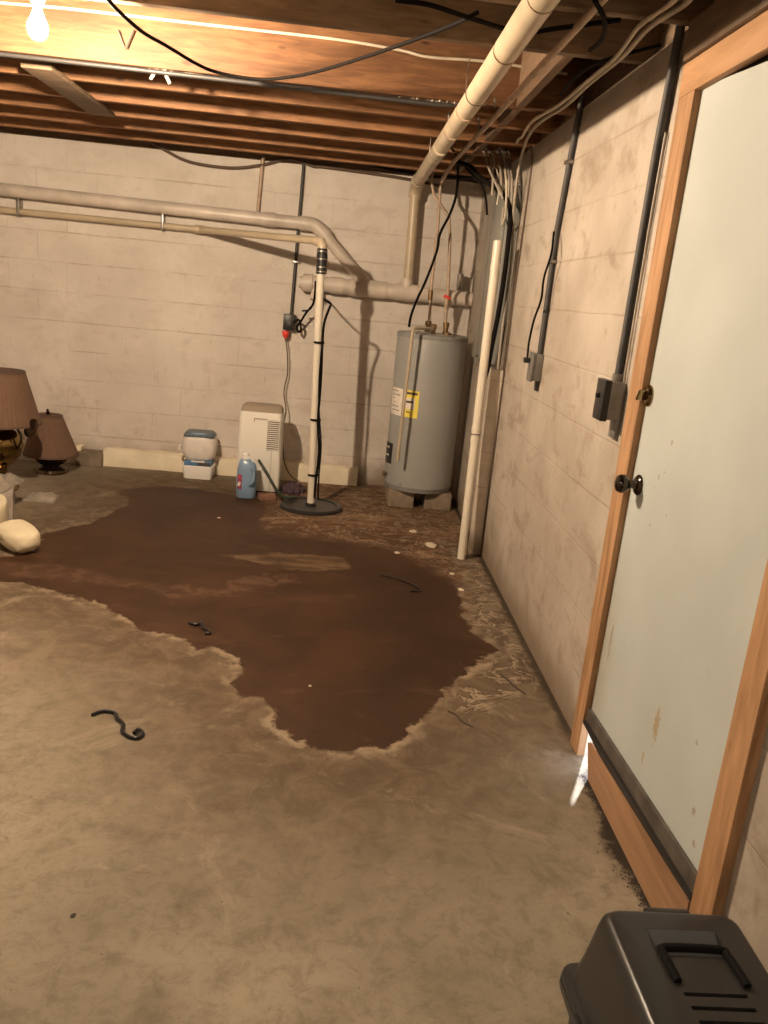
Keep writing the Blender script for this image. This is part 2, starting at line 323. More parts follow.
class MB:
    def __init__(s): s.bm = bmesh.new()
    def box(s, c, d, rot=(0, 0, 0), bev=0.0, seg=2):
        r = bmesh.ops.create_cube(s.bm, size=1.0)
        vs = r['verts']
        bmesh.ops.scale(s.bm, vec=d, verts=vs)
        if bev:
            es = list({e for v in vs for e in v.link_edges})
            rr = bmesh.ops.bevel(s.bm, geom=es, offset=bev, segments=seg, affect='EDGES', profile=0.5)
            vs = list({v for f in rr['faces'] for v in f.verts} | {v for v in vs if v.is_valid})
        bmesh.ops.transform(s.bm, matrix=Matrix.Translation(c) @ Euler(rot).to_matrix().to_4x4(), verts=vs)
        return s
    def b2(s, lo, hi, bev=0.0):
        return s.box([(a+b)/2 for a, b in zip(lo, hi)], [abs(b-a) for a, b in zip(lo, hi)], bev=bev)
    def ring(s, c, u, v, r, n):
        return [s.bm.verts.new(c + u*(math.cos(2*PI*i/n)*r) + v*(math.sin(2*PI*i/n)*r)) for i in range(n)]
    def bridge(s, A, B):
        n = len(A)
        for i in range(n): s.bm.faces.new((A[i], A[(i+1) % n], B[(i+1) % n], B[i]))
    def tube(s, pts, r, n=10, smooth=0, caps=True):
        P = catmull(pts, smooth) if smooth else [Vector(p) for p in pts]
        P = [p for i, p in enumerate(P) if i == 0 or (p-P[i-1]).length > 1e-5]
        R = r if isinstance(r, (list, tuple)) else [r]*len(P)
        if len(R) != len(P): R = [R[0]+(R[-1]-R[0])*i/(len(P)-1) for i in range(len(P))]
        t = (P[1]-P[0]).normalized(); u = t.orthogonal().normalized(); prev = None; first = None
        for i, p in enumerate(P):
            if i == 0: d = (P[1]-P[0]).normalized()
            elif i == len(P)-1: d = (P[-1]-P[-2]).normalized()
            else: d = ((P[i+1]-p).normalized() + (p-P[i-1]).normalized()).normalized()
            u = (u - d*u.dot(d)).normalized(); v = d.cross(u)
            k = 1.0
            if 0 < i < len(P)-1 and not smooth:
                k = 1.0
            rg = s.ring(p, u, v, R[i]*k, n)
            if prev: s.bridge(prev, rg)
            else: first = rg
            prev = rg
        if caps:
            s.bm.faces.new(first[::-1]); s.bm.faces.new(prev)
        return s
    def cyl(s, a, b, r, n=16, r2=None):
        return s.tube([a, b], [r, r if r2 is None else r2], n)
    def lathe(s, prof, c=(0, 0, 0), n=32, ax=(0, 0, 1), sx=1.0, sy=1.0, rip=0, ripd=0.0):
        ax = Vector(ax).normalized(); u = ax.orthogonal().normalized()
        if abs(ax.z) > 0.99: u = Vector((1, 0, 0))
        v = ax.cross(u); c = Vector(c); prev = None; first = None
        for (r, h) in prof:
            rg = []
            for i in range(n):
                a = 2*PI*i/n; rr = r*(1 + (ripd if (i % 2) else -ripd)) if rip else r
                rg.append(s.bm.verts.new(c+ax*h+u*(math.cos(a)*rr*sx)+v*(math.sin(a)*rr*sy)))
            if prev: s.bridge(prev, rg)
            else: first = rg
            prev = rg
        if prof[0][0] > 1e-6: s.bm.faces.new(first[::-1])
        if prof[-1][0] > 1e-6: s.bm.faces.new(prev)
        return s
    def loft(s, rings, cap=True):
        prev = None; first = None
        for rg in rings:
            R = [s.bm.verts.new(p) for p in rg]
            if prev: s.bridge(prev, R)
            else: first = R
            prev = R
        if cap: s.bm.faces.new(first[::-1]); s.bm.faces.new(prev)
        return s
    def prism(s, poly, d):
        A = [s.bm.verts.new(p) for p in poly]; d = Vector(d)
        B = [s.bm.verts.new(Vector(p)+d) for p in poly]
        s.bridge(A, B); s.bm.faces.new(A[::-1]); s.bm.faces.new(B); return s
    def patch(s, c, r, a0, a1, z0, z1, th=0.003, n=10):
        """curved sheet on a cylinder about a vertical axis"""
        prof = []
        for k in range(n+1):
            a = a0+(a1-a0)*k/n
            prof.append(((math.cos(a), math.sin(a))))
        rings = []
        for (ca, sa) in prof:
            rings.append([Vector((c[0]+ca*rr, c[1]+sa*rr, zz)) for rr, zz in ((r, z0), (r+th, z0), (r+th, z1), (r, z1))])
        return s.loft(rings)
    def build(s, name, m, parent=None, angle=35, flat=False, sub=0):
        bm = s.bm
        bmesh.ops.remove_doubles(bm, verts=bm.verts, dist=1e-6)
        bmesh.ops.recalc_face_normals(bm, faces=bm.faces)
        if parent is not None:
            p = parent
            while p.parent: p = p.parent
            off = Vector(p.location)
        else:
            xs = [v.co for v in bm.verts]
            lo = Vector([min(c[i] for c in xs) for i in range(3)]); hi = Vector([max(c[i] for c in xs) for i in range(3)])
            off = Vector(((lo.x+hi.x)/2, (lo.y+hi.y)/2, lo.z))
        bmesh.ops.translate(bm, vec=-off, verts=bm.verts)
        me = bpy.data.meshes.new(name); bm.to_mesh(me); bm.free()
        if not flat:
            me.shade_smooth(); me.set_sharp_from_angle(angle=math.radians(angle))
        me.materials.append(M[m] if isinstance(m, str) else m)
        o = bpy.data.objects.new(name, me); C.objects.link(o)
        if parent is not None: o.parent = parent
        else: o.location = off
        if sub:
            md = o.modifiers.new('sub', 'SUBSURF'); md.levels = sub; md.render_levels = sub
        return o

def thing(name, label, cat, loc=(0, 0, 0), group=None):
    o = bpy.data.objects.new(name, None); C.objects.link(o); o.location = loc
    o.empty_display_size = 0.05
    o['label'] = label; o['category'] = cat
    if group: o['group'] = group
    return o
def tag(o, label, cat, group=None, kind=None):
    o['label'] = label; o['category'] = cat
    if group: o['group'] = group
    if kind: o['kind'] = kind
    return o
def struct(o, label=None, cat=None):
    o['kind'] = 'structure'
    if label: o['label'] = label
    if cat: o['category'] = cat
    return o

XR, YB, XL, YF, ZT, ZS = 0.91, 6.15, -4.0, -1.6, 2.22, 2.46

# ------------------------------------------------------------------ setting
def sdf(P, poly):
    x, y = P[:, 0], P[:, 1]; n = len(poly); d = np.full(len(x), 1e9); ins = np.zeros(len(x), bool)
    for i in range(n):
        ax, ay = poly[i]; bx, by = poly[(i+1) % n]
        ex, ey = bx-ax, by-ay
        t = np.clip(((x-ax)*ex+(y-ay)*ey)/(ex*ex+ey*ey+1e-12), 0, 1)
        d = np.minimum(d, np.hypot(x-ax-t*ex, y-ay-t*ey))
        c = ((ay > y) != (by > y)); 
        with np.errstate(divide='ignore', invalid='ignore'):
            xi = (bx-ax)*(y-ay)/(by-ay)+ax
        ins ^= (c & (x < xi))
    return np.where(ins, d, -d)

WET = [(-1.515, 4.367), (-1.455, 4.46), (-1.362, 4.567), (-1.303, 4.799), (-1.25, 5.051), (-1.262, 5.174), (-1.369, 5.271), (-1.365, 5.383), (-1.282, 5.526), (-1.131, 5.608), (-0.917, 5.592), (-0.689, 5.523), (-0.497, 5.445), (-0.347, 5.253), (-0.402, 4.945), (-0.356, 4.717), (-0.155, 4.708), (0.113, 4.635), (0.318, 4.608), (0.456, 4.49), (0.559, 4.352), (0.67, 4.159), (0.693, 3.964), (0.695, 3.795), (0.66, 3.51), (0.721, 3.34), (0.78, 3.223), (0.665, 3.098), (0.542, 2.918), (0.485, 2.772), (0.411, 2.628), (0.339, 2.529), (0.299, 2.44), (0.253, 2.386), (0.194, 2.379), (0.104, 2.346), (0.027, 2.349), (-0.043, 2.414), (-0.103, 2.471), (-0.142, 2.58), (-0.181, 2.669), (-0.238, 2.669), (-0.292, 2.761), (-0.287, 2.902), (-0.308, 2.979), (-0.374, 3.061), (-0.471, 3.027), (-0.531, 3.123), (-0.616, 3.149), (-0.714, 3.173), (-0.781, 3.267), (-0.844, 3.333), (-0.966, 3.425), (-1.14, 3.513), (-1.266, 3.577), (-1.399, 3.602), (-1.584, 3.603), (-1.695, 3.863), (-1.545, 3.96), (-1.462, 4.111)]
DAMP = [(-0.494, 5.418), (-0.33, 5.949), (-0.002, 6.131), (0.458, 6.158), (0.931, 5.755), (0.921, 5.273), (0.911, 4.469), (0.731, 3.802), (0.656, 4.001), (0.419, 4.354), (0.026, 4.535), (-0.354, 4.635)]
DIRT = [(0.91, 4.7), (0.694, 4.804), (0.754, 4.259), (0.752, 3.806), (0.722, 3.428), (0.776, 3.223), (0.82, 3.019), (0.859, 2.75), (0.877, 2.518), (0.88, 2.293), (0.873, 2.061), (0.896, 1.828), (0.926, 1.762), (0.93, 1.7), (0.93, 4.7)]
TAN = [(-0.537, 4.216), (-0.339, 4.298), (-0.135, 4.33), (0.113, 4.318), (0.134, 4.138), (-0.063, 4.046), (-0.251, 4.084), (-0.415, 4.16)]
PINK = [(-0.501, 3.693), (-0.407, 3.881), (-0.168, 3.993), (-0.111, 3.885), (-0.338, 3.699), (-0.634, 3.538), (-0.79, 3.635), (-1.212, 3.681), (-1.466, 3.696), (-1.534, 3.87), (-1.273, 3.869), (-0.908, 3.746)]
DEEP = [(0.299, 4.158), (0.603, 3.99), (0.613, 3.467), (0.731, 3.216), (0.476, 2.859), (0.302, 2.538), (0.064, 2.445), (0.258, 3.141)]

CRUST = [(0.651, 4.691), (0.754, 4.259), (0.731, 3.802), (0.674, 3.477), (0.798, 3.226), (0.659, 3.032), (0.535, 2.867), (0.466, 2.7), (0.552, 2.588), (0.77, 2.777), (0.888, 2.873), (0.91, 3.145), (0.897, 3.576), (0.915, 4.132), (0.899, 4.466)]
GRIME = [(0.93, 2.36), (0.868, 2.30), (0.862, 2.15), (0.845, 2.0), (0.850, 1.85), (0.865, 1.75), (0.872, 1.6), (0.93, 1.55)]
def make_floor():
    xs = sorted(set([XL-0.1, -3.3, -2.8] + list(np.round(np.arange(-2.45, 1.0, 0.016), 4)) + [1.0]))
    ys = sorted(set([YF-0.1, -1, 0, 0.8, 1.3] + list(np.round(np.arange(1.6, 6.2, 0.016), 4)) + [YB+0.1]))
    X, Y = np.meshgrid(xs, ys); P = np.stack([X.ravel(), Y.ravel()], 1)
    nx, ny = len(xs), len(ys)
    idx = np.arange(nx*ny).reshape(ny, nx)
    F = np.stack([idx[:-1, :-1], idx[:-1, 1:], idx[1:, 1:], idx[1:, :-1]], -1).reshape(-1, 4)
    me = bpy.data.meshes.new('floor')
    V = np.concatenate([P, np.zeros((len(P), 1))], 1)
    me.from_pydata(V.tolist(), [], F.tolist()); me.update()
    for nm, poly in (('wet', WET), ('damp', DAMP), ('dirt', DIRT), ('tan', TAN), ('pink', PINK), ('deep', DEEP), ('crust', CRUST), ('grime', GRIME)):
        a = me.attributes.new(nm, 'FLOAT', 'POINT'); a.data.foreach_set('value', np.clip(sdf(P, poly), -1.5, 0.5).astype(np.float32))
    me.materials.append(M['floor'])
    o = bpy.data.objects.new('floor', me); C.objects.link(o); struct(o)
make_floor()

struct(MB().b2((XL-0.1, YB, 0), (XR+0.08, YB+0.15, ZT)).build('wall_back', 'wall_back', flat=True))
DY0, DY1, DZ = 1.535, 2.445, 2.075
w = MB()
w.b2((XR, 2.85, -0.02), (XR+0.08, YB, ZT)).b2((XR, DY1, 0.30), (XR+0.08, 2.85, ZT)).b2((XR, DY1, -0.02), (XR+0.012, 2.85, 0.30)).b2((XR, YF, -0.02), (XR+0.08, DY0, ZT)).b2((XR, DY0, DZ), (XR+0.08, DY1, ZT))
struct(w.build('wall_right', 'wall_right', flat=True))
struct(MB().b2((XL-0.15, YF, 0), (XL, YB+0.1, ZS)).build('wall_left', 'wall_back', flat=True))
struct(MB().b2((XL-0.1, YF-0.15, 0), (XR+0.08, YF, ZS)).build('wall_front', 'wall_back', flat=True))
struct(MB().b2((XL-0.15, YF-0.15, ZS), (XR+0.12, YB+0.2, ZS+0.03)).build('ceiling', 'subfloor', flat=True))
# rim boards closing the joist bays above the walls
struct(MB().b2((XR+0.04, YF-0.1, ZT), (XR+0.08, YB+0.15, ZS)).build('trim_1', 'joist_old', flat=True))
struct(MB().b2((XL-0.1, YB+0.05, ZT), (XR+0.04, YB+0.09, ZS)).build('trim_2', 'joist_old', flat=True))
# cream painted footing ledge along the back wall, with a bare stretch on the left
def ledge(x0, x1, h, d, m, name, seed=1):
    rnd = random.Random(seed); n = max(2, int((x1-x0)/0.07)); rings = []
    for i in range(n+1):
        x = x0+(x1-x0)*i/n; hh = h+rnd.uniform(-.006, .006); dd = d+rnd.uniform(-.006, .006)
        rings.append([Vector((x, YB+0.01, 0)), Vector((x, YB-dd, 0)), Vector((x, YB-dd, hh*0.8)), Vector((x, YB-dd+0.02, hh)), Vector((x, YB+0.01, hh+0.004))])
    struct(MB().loft(rings).build(name, m, angle=50))
ledge(-1.68, 0.20, 0.125, 0.085, 'cream_paint', 'baseboard_back')
ledge(-4.0, -1.84, 0.125, 0.085, 'cream_paint', 'baseboard_back', 2)
struct(MB().b2((-1.86, YB-0.14, 0), (-1.675, YB, 0.10), 0.006).build('trim_3', 'dull_concrete'))
# outdoor ground seen only as glare through the gap under the door
struct(MB().b2((XR+0.1, 0.5, -0.25), (4.5, 4.5, -0.2)).build('ground', 'ground_out', flat=True))

# joists
JY = [(1.70, 'ceiling joist nearest the viewer, above the door', 'joist_old'), (2.11, 'second unlit ceiling joist from the viewer, over the door header', 'joist_old'), (2.52, 'dark ceiling joist between the door top and the bulb', 'joist_old'),
      (2.93, 'weathered grey-brown joist on the near side of the bulb', 'joist_old'),
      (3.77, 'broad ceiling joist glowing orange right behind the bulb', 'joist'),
      (4.18, 'first narrow lit joist strip beyond the glowing one', 'joist_far_lit'), (4.60, 'second narrow lit joist strip beyond the glowing one', 'joist_far_lit'),
      (5.00, 'third narrow joist strip beyond the glowing one', 'joist_far_lit'), (5.40, 'second to last ceiling joist before the back wall', 'joist_far_lit'),
      (5.80, 'last dim ceiling joist, closest to the back wall', 'joist_far_lit')]
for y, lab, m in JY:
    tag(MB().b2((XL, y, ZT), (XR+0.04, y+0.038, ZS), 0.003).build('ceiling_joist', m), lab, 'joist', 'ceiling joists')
tag(MB().b2((-1.44, 3.93, ZT-0.022), (-1.31, 4.92, ZT), 0.003).build('brace_board', 'joist_old'), 'short flat board nailed across the joist undersides behind the bulb', 'board')

for (y0, y1), lab in zip(((2.968, 3.77), (3.808, 4.18), (4.218, 4.60), (4.638, 5.0), (5.038, 5.4), (5.438, 5.8)), ('widest added shade board between joists, right of the thick white pipe', 'added shade board in the first bay beyond the glowing joist', 'added shade board in the second bay beyond the glowing joist', 'added shade board in the third bay beyond the glowing joist', 'added shade board in the fourth bay beyond the glowing joist', 'added shade board in the last joist bay before the back wall')):
    tag(MB().b2((0.655, y0, ZT+0.004), (0.69, y1, ZS), 0.002).build('shade_board', 'darkboard'), lab, 'board', 'boards added to shade the ceiling joists')  # added boards that keep bulb light off the right ends of the joists
# ------------------------------------------------------------------ door and frame
dr = bpy.data.objects.new('door_1', None); C.objects.link(dr); dr.location = (XR, 2.03, 0); struct(dr)
slab = MB().prism([(0.905, 1.52, 0.17), (0.905, 2.43, 0.17), (0.905, 2.43, 2.030), (0.905, 1.52, 1.968)], (0.036, 0, 0)).build('door_panel', 'door', dr, flat=True)
MB().prism([(0.893, 1.545, 0.145), (0.893, 2.405, 0.122), (0.893, 2.405, 0.178), (0.893, 1.545, 0.215)], (0.011, 0, 0)).build('door_sweep', 'sweep', dr)
MB().prism([(0.884, 1.545, 0.1565), (0.884, 2.18, 0.115), (0.884, 2.26, 0.120), (0.884, 2.40, 0.126), (0.884, 2.40, 0.136), (0.884, 1.545, 0.168)], (0.010, 0, 0)).build('sweep_lip', 'rubber', dr)
fj = MB().prism([(0.885, 2.408, 0.0), (0.885, 2.492, 0.0), (0.885, 2.488, 2.018), (0.885, 2.378, 2.018)], (0.0248, 0, 0)).build('door_casing', 'pine_z', dr, flat=True)
MB().prism([(0.885, 1.452, 0.0), (0.885, 1.542, 0.0), (0.885, 1.538, 2.018), (0.885, 1.455, 2.018)], (0.0248, 0, 0)).build('door_casing', 'pine_z', dr, flat=True)
MB().b2((0.884, 1.452, 2.0185), (0.9098, 2.49, 2.104), 0.002).build('door_header', 'pine_y', dr)
MB().b2((0.872, 1.452, 2.106), (0.9098, 2.47, 2.205), 0.003).build('header_board', 'darkboard', dr)
for lo, hi in (((0.943, 1.53, 1.90), (0.985, 2.50, 2.09)), ((0.943, 2.415, 0.22), (0.985, 2.50, 1.90)), ((0.943, 1.53, 0.0), (0.985, 1.57, 1.90))):
    MB().b2(lo, hi).build('door_stop', 'darkboard', dr)
# knob
kc = Vector((0.905, 2.332, 0.945))
MB().lathe([(0.0, 0.0), (0.031, 0.0), (0.031, 0.004), (0.026, 0.010), (0.013, 0.014), (0.011, 0.030), (0.019, 0.036), (0.027, 0.046), (0.028, 0.056), (0.023, 0.066), (0.010, 0.071), (0.0, 0.072)], kc, 28, (-1, 0, 0)).build('door_knob', 'knobdark', dr)
kc = Vector((0.905, 2.372, 1.203))
db = MB().lathe([(0.0, 0.0), (0.031, 0.0), (0.031, 0.004), (0.025, 0.012), (0.010, 0.015), (0.0, 0.016)], kc, 28, (-1, 0, 0)).build('deadbolt', 'knob', dr)
MB().box(kc+Vector((-0.026, 0, 0)), (0.022, 0.008, 0.034), (0.5, 0, 0), 0.003).build('thumb_turn', 'knob', db)
# wedge shaped pine board filling the gap below the door
tag(MB().prism([(0.882, 1.545, 0.0), (0.882, 2.27, 0.0), (0.882, 2.322, 0.098), (0.882, 2.300, 0.113), (0.882, 1.545, 0.155)], (0.02, 0, 0)).build('gap_board', 'plank', flat=True), 'orange pine board on edge closing the gap under the door', 'board')
# crumbled black dirt along the board foot
dm = MB()
for i in range(700):
    t = random.random()**0.8; y = 1.60+t*0.70; x = 0.880-abs(random.gauss(0, 0.011))*(1.9 if 0.25 < t < 0.6 else 1)
    r = random.uniform(0.0008, 0.0024); q = bmesh.ops.create_icosphere(dm.bm, subdivisions=1, radius=r)
    bmesh.ops.transform(dm.bm, matrix=Matrix.Translation((x, y, r*0.4)) @ Matrix.Diagonal((1, 1.6, 0.45, 1)), verts=q['verts'])
tag(dm.build('dirt_crumbs', 'dirt'), 'black crumbled dirt along the foot of the board under the door', 'dirt', kind='stuff')

# ------------------------------------------------------------------ lamp bulb and ceiling clutter
BX, BY, BZ = -1.05, 3.02, 2.14
bl = thing('light_bulb', 'bare glowing bulb in a porcelain socket among the joists', 'light bulb', (BX, BY, BZ-0.05))
MB().lathe([(0.0, -0.038), (0.015, -0.035), (0.027, -0.022), (0.031, -0.003), (0.028, 0.014), (0.018, 0.034), (0.0135, 0.048)], (BX, BY, BZ), 20).build('glass', 'bulb', bl)
MB().lathe([(0.0140, 0.046), (0.0140, 0.07), (0.020, 0.072), (0.024, 0.085), (0.05, 0.10), (0.055, 0.125), (0.055, 0.135)], (BX, BY, BZ), 24).build('socket', 'porcelain', bl)
MB().b2((BX-0.05, BY-0.055, BZ+0.133), (BX+0.05, BY+0.05, BZ+0.20), 0.004).build('junction_box', 'galv', bl)

tl = thing('fill_light', 'added twin tube fill light behind the viewer, out of view', 'fill light', (-0.7, -0.3, 2.10))  # added unseen light, brightens the floor near the camera
MB().loft([[Vector((x, -0.3+a, b)) for a, b in ((-0.11, 2.13), (-0.05, 2.20), (0.05, 2.20), (0.11, 2.13), (0.045, 2.192), (-0.045, 2.192))] for x in (-1.32, -0.08)]).build('reflector', 'porcelain', tl)
for xx in (-1.2, -0.2):
    MB().cyl((xx, -0.3, 2.195), (xx, -0.3, 2.465), 0.004, 8).build('hanger_rod', 'nail', tl)
for yy in (-0.34, -0.26):
    MB().cyl((-1.29, yy, 2.145), (-0.11, yy, 2.145), 0.016, 14).build('tube', 'tube', tl)
def cable(name, pts, r, m, lab, cat='cable', group=None, smooth=8, n=8):
    return tag(MB().tube(pts, r, n, smooth).build(name, m, angle=80), lab, cat, group)
cable('electrical_cable', [(-0.80, 2.70, 2.235), (-0.785, 2.863, 2.20), (-0.755, 3.132, 2.195), (-0.703, 3.292, 2.195), (-0.588, 3.566, 2.19), (-0.417, 3.629, 2.19), (-0.278, 3.556, 2.195), (-0.119, 3.372, 2.2), (0.116, 2.999, 2.205), (0.262, 2.722, 2.205), (0.31, 2.60, 2.205)], 0.0065, 'cord', 'black cable sagging across the joists from the bulb to the big pipe')
cable('electrical_cable', [(-1.6, 3.762, 2.385), (-1.22, 3.762, 2.396), (-0.905, 3.762, 2.397), (-0.666, 3.762, 2.397), (-0.442, 3.762, 2.398), (-0.1, 3.762, 2.398), (0.147, 3.762, 2.386), (0.273, 3.762, 2.373), (0.523, 3.762, 2.381), (0.85, 3.762, 2.37)], 0.006, 'cable_white', 'white cable stapled along the glowing orange joist')
cable('metal_conduit', [(-2.6, 3.785, 2.208), (-1.3, 3.785, 2.209), (-0.3, 3.785, 2.206), (0.35, 3.787, 2.204), (0.36, 3.787, 2.209)], 0.0095, 'conduit_dark', 'thin grey conduit fixed under the glowing joist', 'conduit', smooth=3)
cable('electrical_cable', [(-1.394, 6.125, 2.265), (-1.293, 6.125, 2.218), (-1.123, 6.125, 2.159), (-0.851, 6.125, 2.148), (-0.635, 6.125, 2.188), (-0.447, 6.125, 2.245), (-0.28, 6.125, 2.214), (-0.2,6.12,2.216), (0.3, 6.12, 2.20), (0.62, 6.12, 2.17)], 0.010, 'cord_brown', 'dark cable drooping along the top of the back wall')
cable('electrical_cable', [(0.075, 2.561, 2.2), (0.173, 2.568, 2.2), (0.295, 2.636, 2.2), (0.455, 2.707, 2.2), (0.556, 2.63, 2.2), (0.692, 2.506, 2.2)], 0.007, 'cord', 'black cable crossing above the big ceiling pipe at the top edge')

# big ceiling waste pipe with its drop
def coll(mb, c, d, r, l, n=24):
    d = Vector(d).normalized()*l/2; c = Vector(c); mb.cyl(c-d, c+d, r, n)
wp = thing('waste_pipe', 'thick white plastic pipe hung under the joists, dropping down the back wall', 'pipe', (0.43, 4.0, 2.15))
PX, PZ, PR = 0.428, 2.158, 0.040
MB().cyl((PX, 1.6, PZ), (PX+0.005, 5.97, PZ+0.012), PR, 28).build('ceiling_run', 'pvc', wp)
el = MB(); el.tube([(PX+0.005, 5.90, PZ+0.012), (PX+0.004, 5.96, PZ+0.008), (PX+0.003, 6.02, PZ-0.012), (PX, 6.055, PZ-0.05), (PX, 6.06, PZ-0.09)], PR+0.006, 24)
el.build('elbow', 'pvc', wp)
MB().cyl((PX, 6.06, PZ-0.06), (0.437, 6.06, 1.524), 0.034, 24).build('drop_pipe', 'pvc', wp)
for yy in (2.27, 2.75, 3.62, 4.05, 4.55):
    c = MB(); coll(c, (PX, yy, PZ), (0, 1, 0), PR+0.0008, 0.004 if yy not in (4.55,) else 0.09); c.build('coupling' if yy == 4.55 else 'pipe_band', 'pvc' if yy == 4.55 else 'oldpipe', wp)
for yy, nm in ((3.30, 'hook'), (4.64, 'hook')):
    MB().tube([(PX-0.044, yy, ZT+0.05), (PX-0.046, yy, PZ), (PX-0.03, yy, PZ-0.036), (PX, yy, PZ-0.0445), (PX+0.03, yy, PZ-0.036), (PX+0.046, yy, PZ), (PX+0.044, yy, ZT+0.05)], 0.0022, 6, 4).build('wire_hanger', 'nail', wp)

tp = thing('supply_pipe', 'thin grey pipe running beside the thick white ceiling pipe', 'pipe', (0.59, 4, 2.19))
MB().tube([(0.600, 1.7, 2.195), (0.598, 2.4, 2.195), (0.586, 4.0, 2.198), (0.575, 5.15, 2.198)], 0.0115, 12).build('pipe_run', 'oldpipe', tp)
MB().tube([(0.575, 5.12, 2.198), (0.572, 5.22, 2.19), (0.560, 5.40, 2.16), (0.553, 5.55, 2.13)], 0.0112, 10, 4).build('offset_bend', 'oldpipe', tp)
# wall drain line with wye
dp = thing('drain_pipe', 'fat beige drain pipe low along the back wall ending in a cap', 'pipe', (0.3, 6.07, 1.44))
MB().cyl((-0.24, 6.075, 1.440), (0.905, 6.075, 1.432), 0.052, 28).build('main_run', 'beige_pipe', dp)
MB().lathe([(0.0, 0), (0.040, 0.0), (0.040, 0.02), (0.060, 0.022), (0.062, 0.09), (0.055, 0.095)], (-0.325, 6.075, 1.440), 28, (1, 0, 0)).build('end_cap', 'beige_pipe', dp)
c = MB(); coll(c, (0.16, 6.075, 1.438), (1, 0, 0), 0.060, 0.26); c.tube([(0.16, 6.075, 1.44), (0.075, 6.075, 1.535)], 0.050, 24); c.build('wye_fitting', 'beige_pipe', dp)
c = MB(); coll(c, (0.43, 6.075, 1.437), (1, 0, 0), 0.060, 0.16); c.tube([(0.432, 6.07, 1.44), (0.431, 6.065, 1.535)], 0.041, 24); c.build('tee_fitting', 'beige_pipe', dp)
c = MB(); coll(c, (-0.06, 6.075, 1.44), (1, 0, 0), 0.058, 0.10); c.build('coupling', 'beige_pipe', dp)
MB().lathe([(0.04, 0), (0.04, 0.05), (0.045, 0.052), (0.045, 0.085), (0, 0.085)], (-0.20, 6.07, 1.41), 20, (0, -0.25, -1)).build('cleanout', 'beige_pipe', dp)
MB().b2((0.795, 6.03, 1.50), (0.825, 6.145, 1.60), 0.002).build('hanger_strap', 'steel', dp)
# upper left drain run
ud = thing('drain_pipe', 'long beige pipe across the left of the back wall bending down at its right end', 'pipe', (-1.2, 6.08, 1.8))
pA = Vector((-2.639, 6.075, 1.863)); pB = Vector((-0.3, 6.075, 1.832)); pB = Vector((pB.x, pB.y, pA.z-0.03)); pC = Vector((0.09, 6.075, 1.515))
pA = Vector((XL+0.01, 6.075, pA.z+0.01))
MB().tube([pA, pB], 0.043, 24).build('pipe_run', 'beige_pipe', ud)
q0 = pB; q1 = pB+Vector((0.055, 0, -0.006)); q2 = pB+Vector((0.11, 0, -0.045))
MB().tube([pB+Vector((-0.05, 0, 0)), q0, q1, q2, q2+(pC-q2).normalized()*0.05], 0.049, 24, 4).build('elbow', 'beige_pipe', ud)
MB().tube([q2, pC], 0.042, 24).build('slanted_pipe', 'beige_pipe', ud)
for f in (0.745, 0.93):
    c = MB(); coll(c, pA+(pB-pA)*f, pB-pA, 0.0485 if f != 0.745 else 0.0445, 0.09 if f != 0.745 else 0.012); c.build('coupling', 'beige_pipe', ud)

# sump discharge
sp = thing('sump_discharge_pipe', 'upright white pipe rising from the black sump lid, with rubber coupling', 'pipe', (-0.13, 5.32, 0))
S0 = Vector((-0.118, 5.32, 0.056)); S0.z = 0.035; S1 = Vector((-0.159, 5.32, 1.662))
MB().tube([S0, S1-Vector((0, 0, 0.15))], 0.0245, 20).build('riser', 'pvc_clean', sp)
wj = Vector((-1.036, 6.1, 1.726))
MB().tube([S1-Vector((0, 0, 0.15)), S1], 0.0245, 20).build('riser_top', 'pvc', sp)
MB().tube([S1-Vector((0, 0, 0.03)), S1, S1+Vector((-0.012, 0.008, 0.022)), S1+Vector((-0.045, 0.03, 0.028))], 0.030, 20).build('elbow', 'pvc', sp)
E1 = S1+Vector((-0.03, 0.02, 0.028))
MB().tube([E1, wj], 0.0235, 18).build('cross_run', 'pvc', sp)
MB().tube([wj, (XL+0.01, 6.10, wj.z+0.0)], 0.022, 18).build('wall_run', 'pvc', sp)
c = MB(); coll(c, wj, (1, 0, 0), 0.029, 0.07); c.build('coupling', 'pvc', sp)
cv = MB(); zc = S1.z
ctr = lambda z: S0+(S1-S0)*((z-S0.z)/(S1.z-S0.z))
for z0, z1, r in ((zc-0.165, zc-0.115, 0.033), (zc-0.12, zc-0.06, 0.029), (zc-0.095, zc-0.045, 0.034), (zc-0.05, zc-0.015, 0.031)):
    cv.cyl(ctr(z0), ctr(z1), r, 22)
cv = cv.build('rubber_coupling', 'rubber', sp)
for z0 in (zc-0.155, zc-0.128, zc-0.035, zc-0.08):
    MB().cyl(ctr(z0), ctr(z0+0.007), 0.0352, 22).build('hose_clamp', 'steel', cv)
for z0 in (1.075, 0.585, 0.22):
    MB().cyl(ctr(z0)+Vector((0.006, 0, 0)), ctr(z0+0.014)+Vector((0.006, 0, 0)), 0.034, 16).build('cord_strap', 'cord', sp)
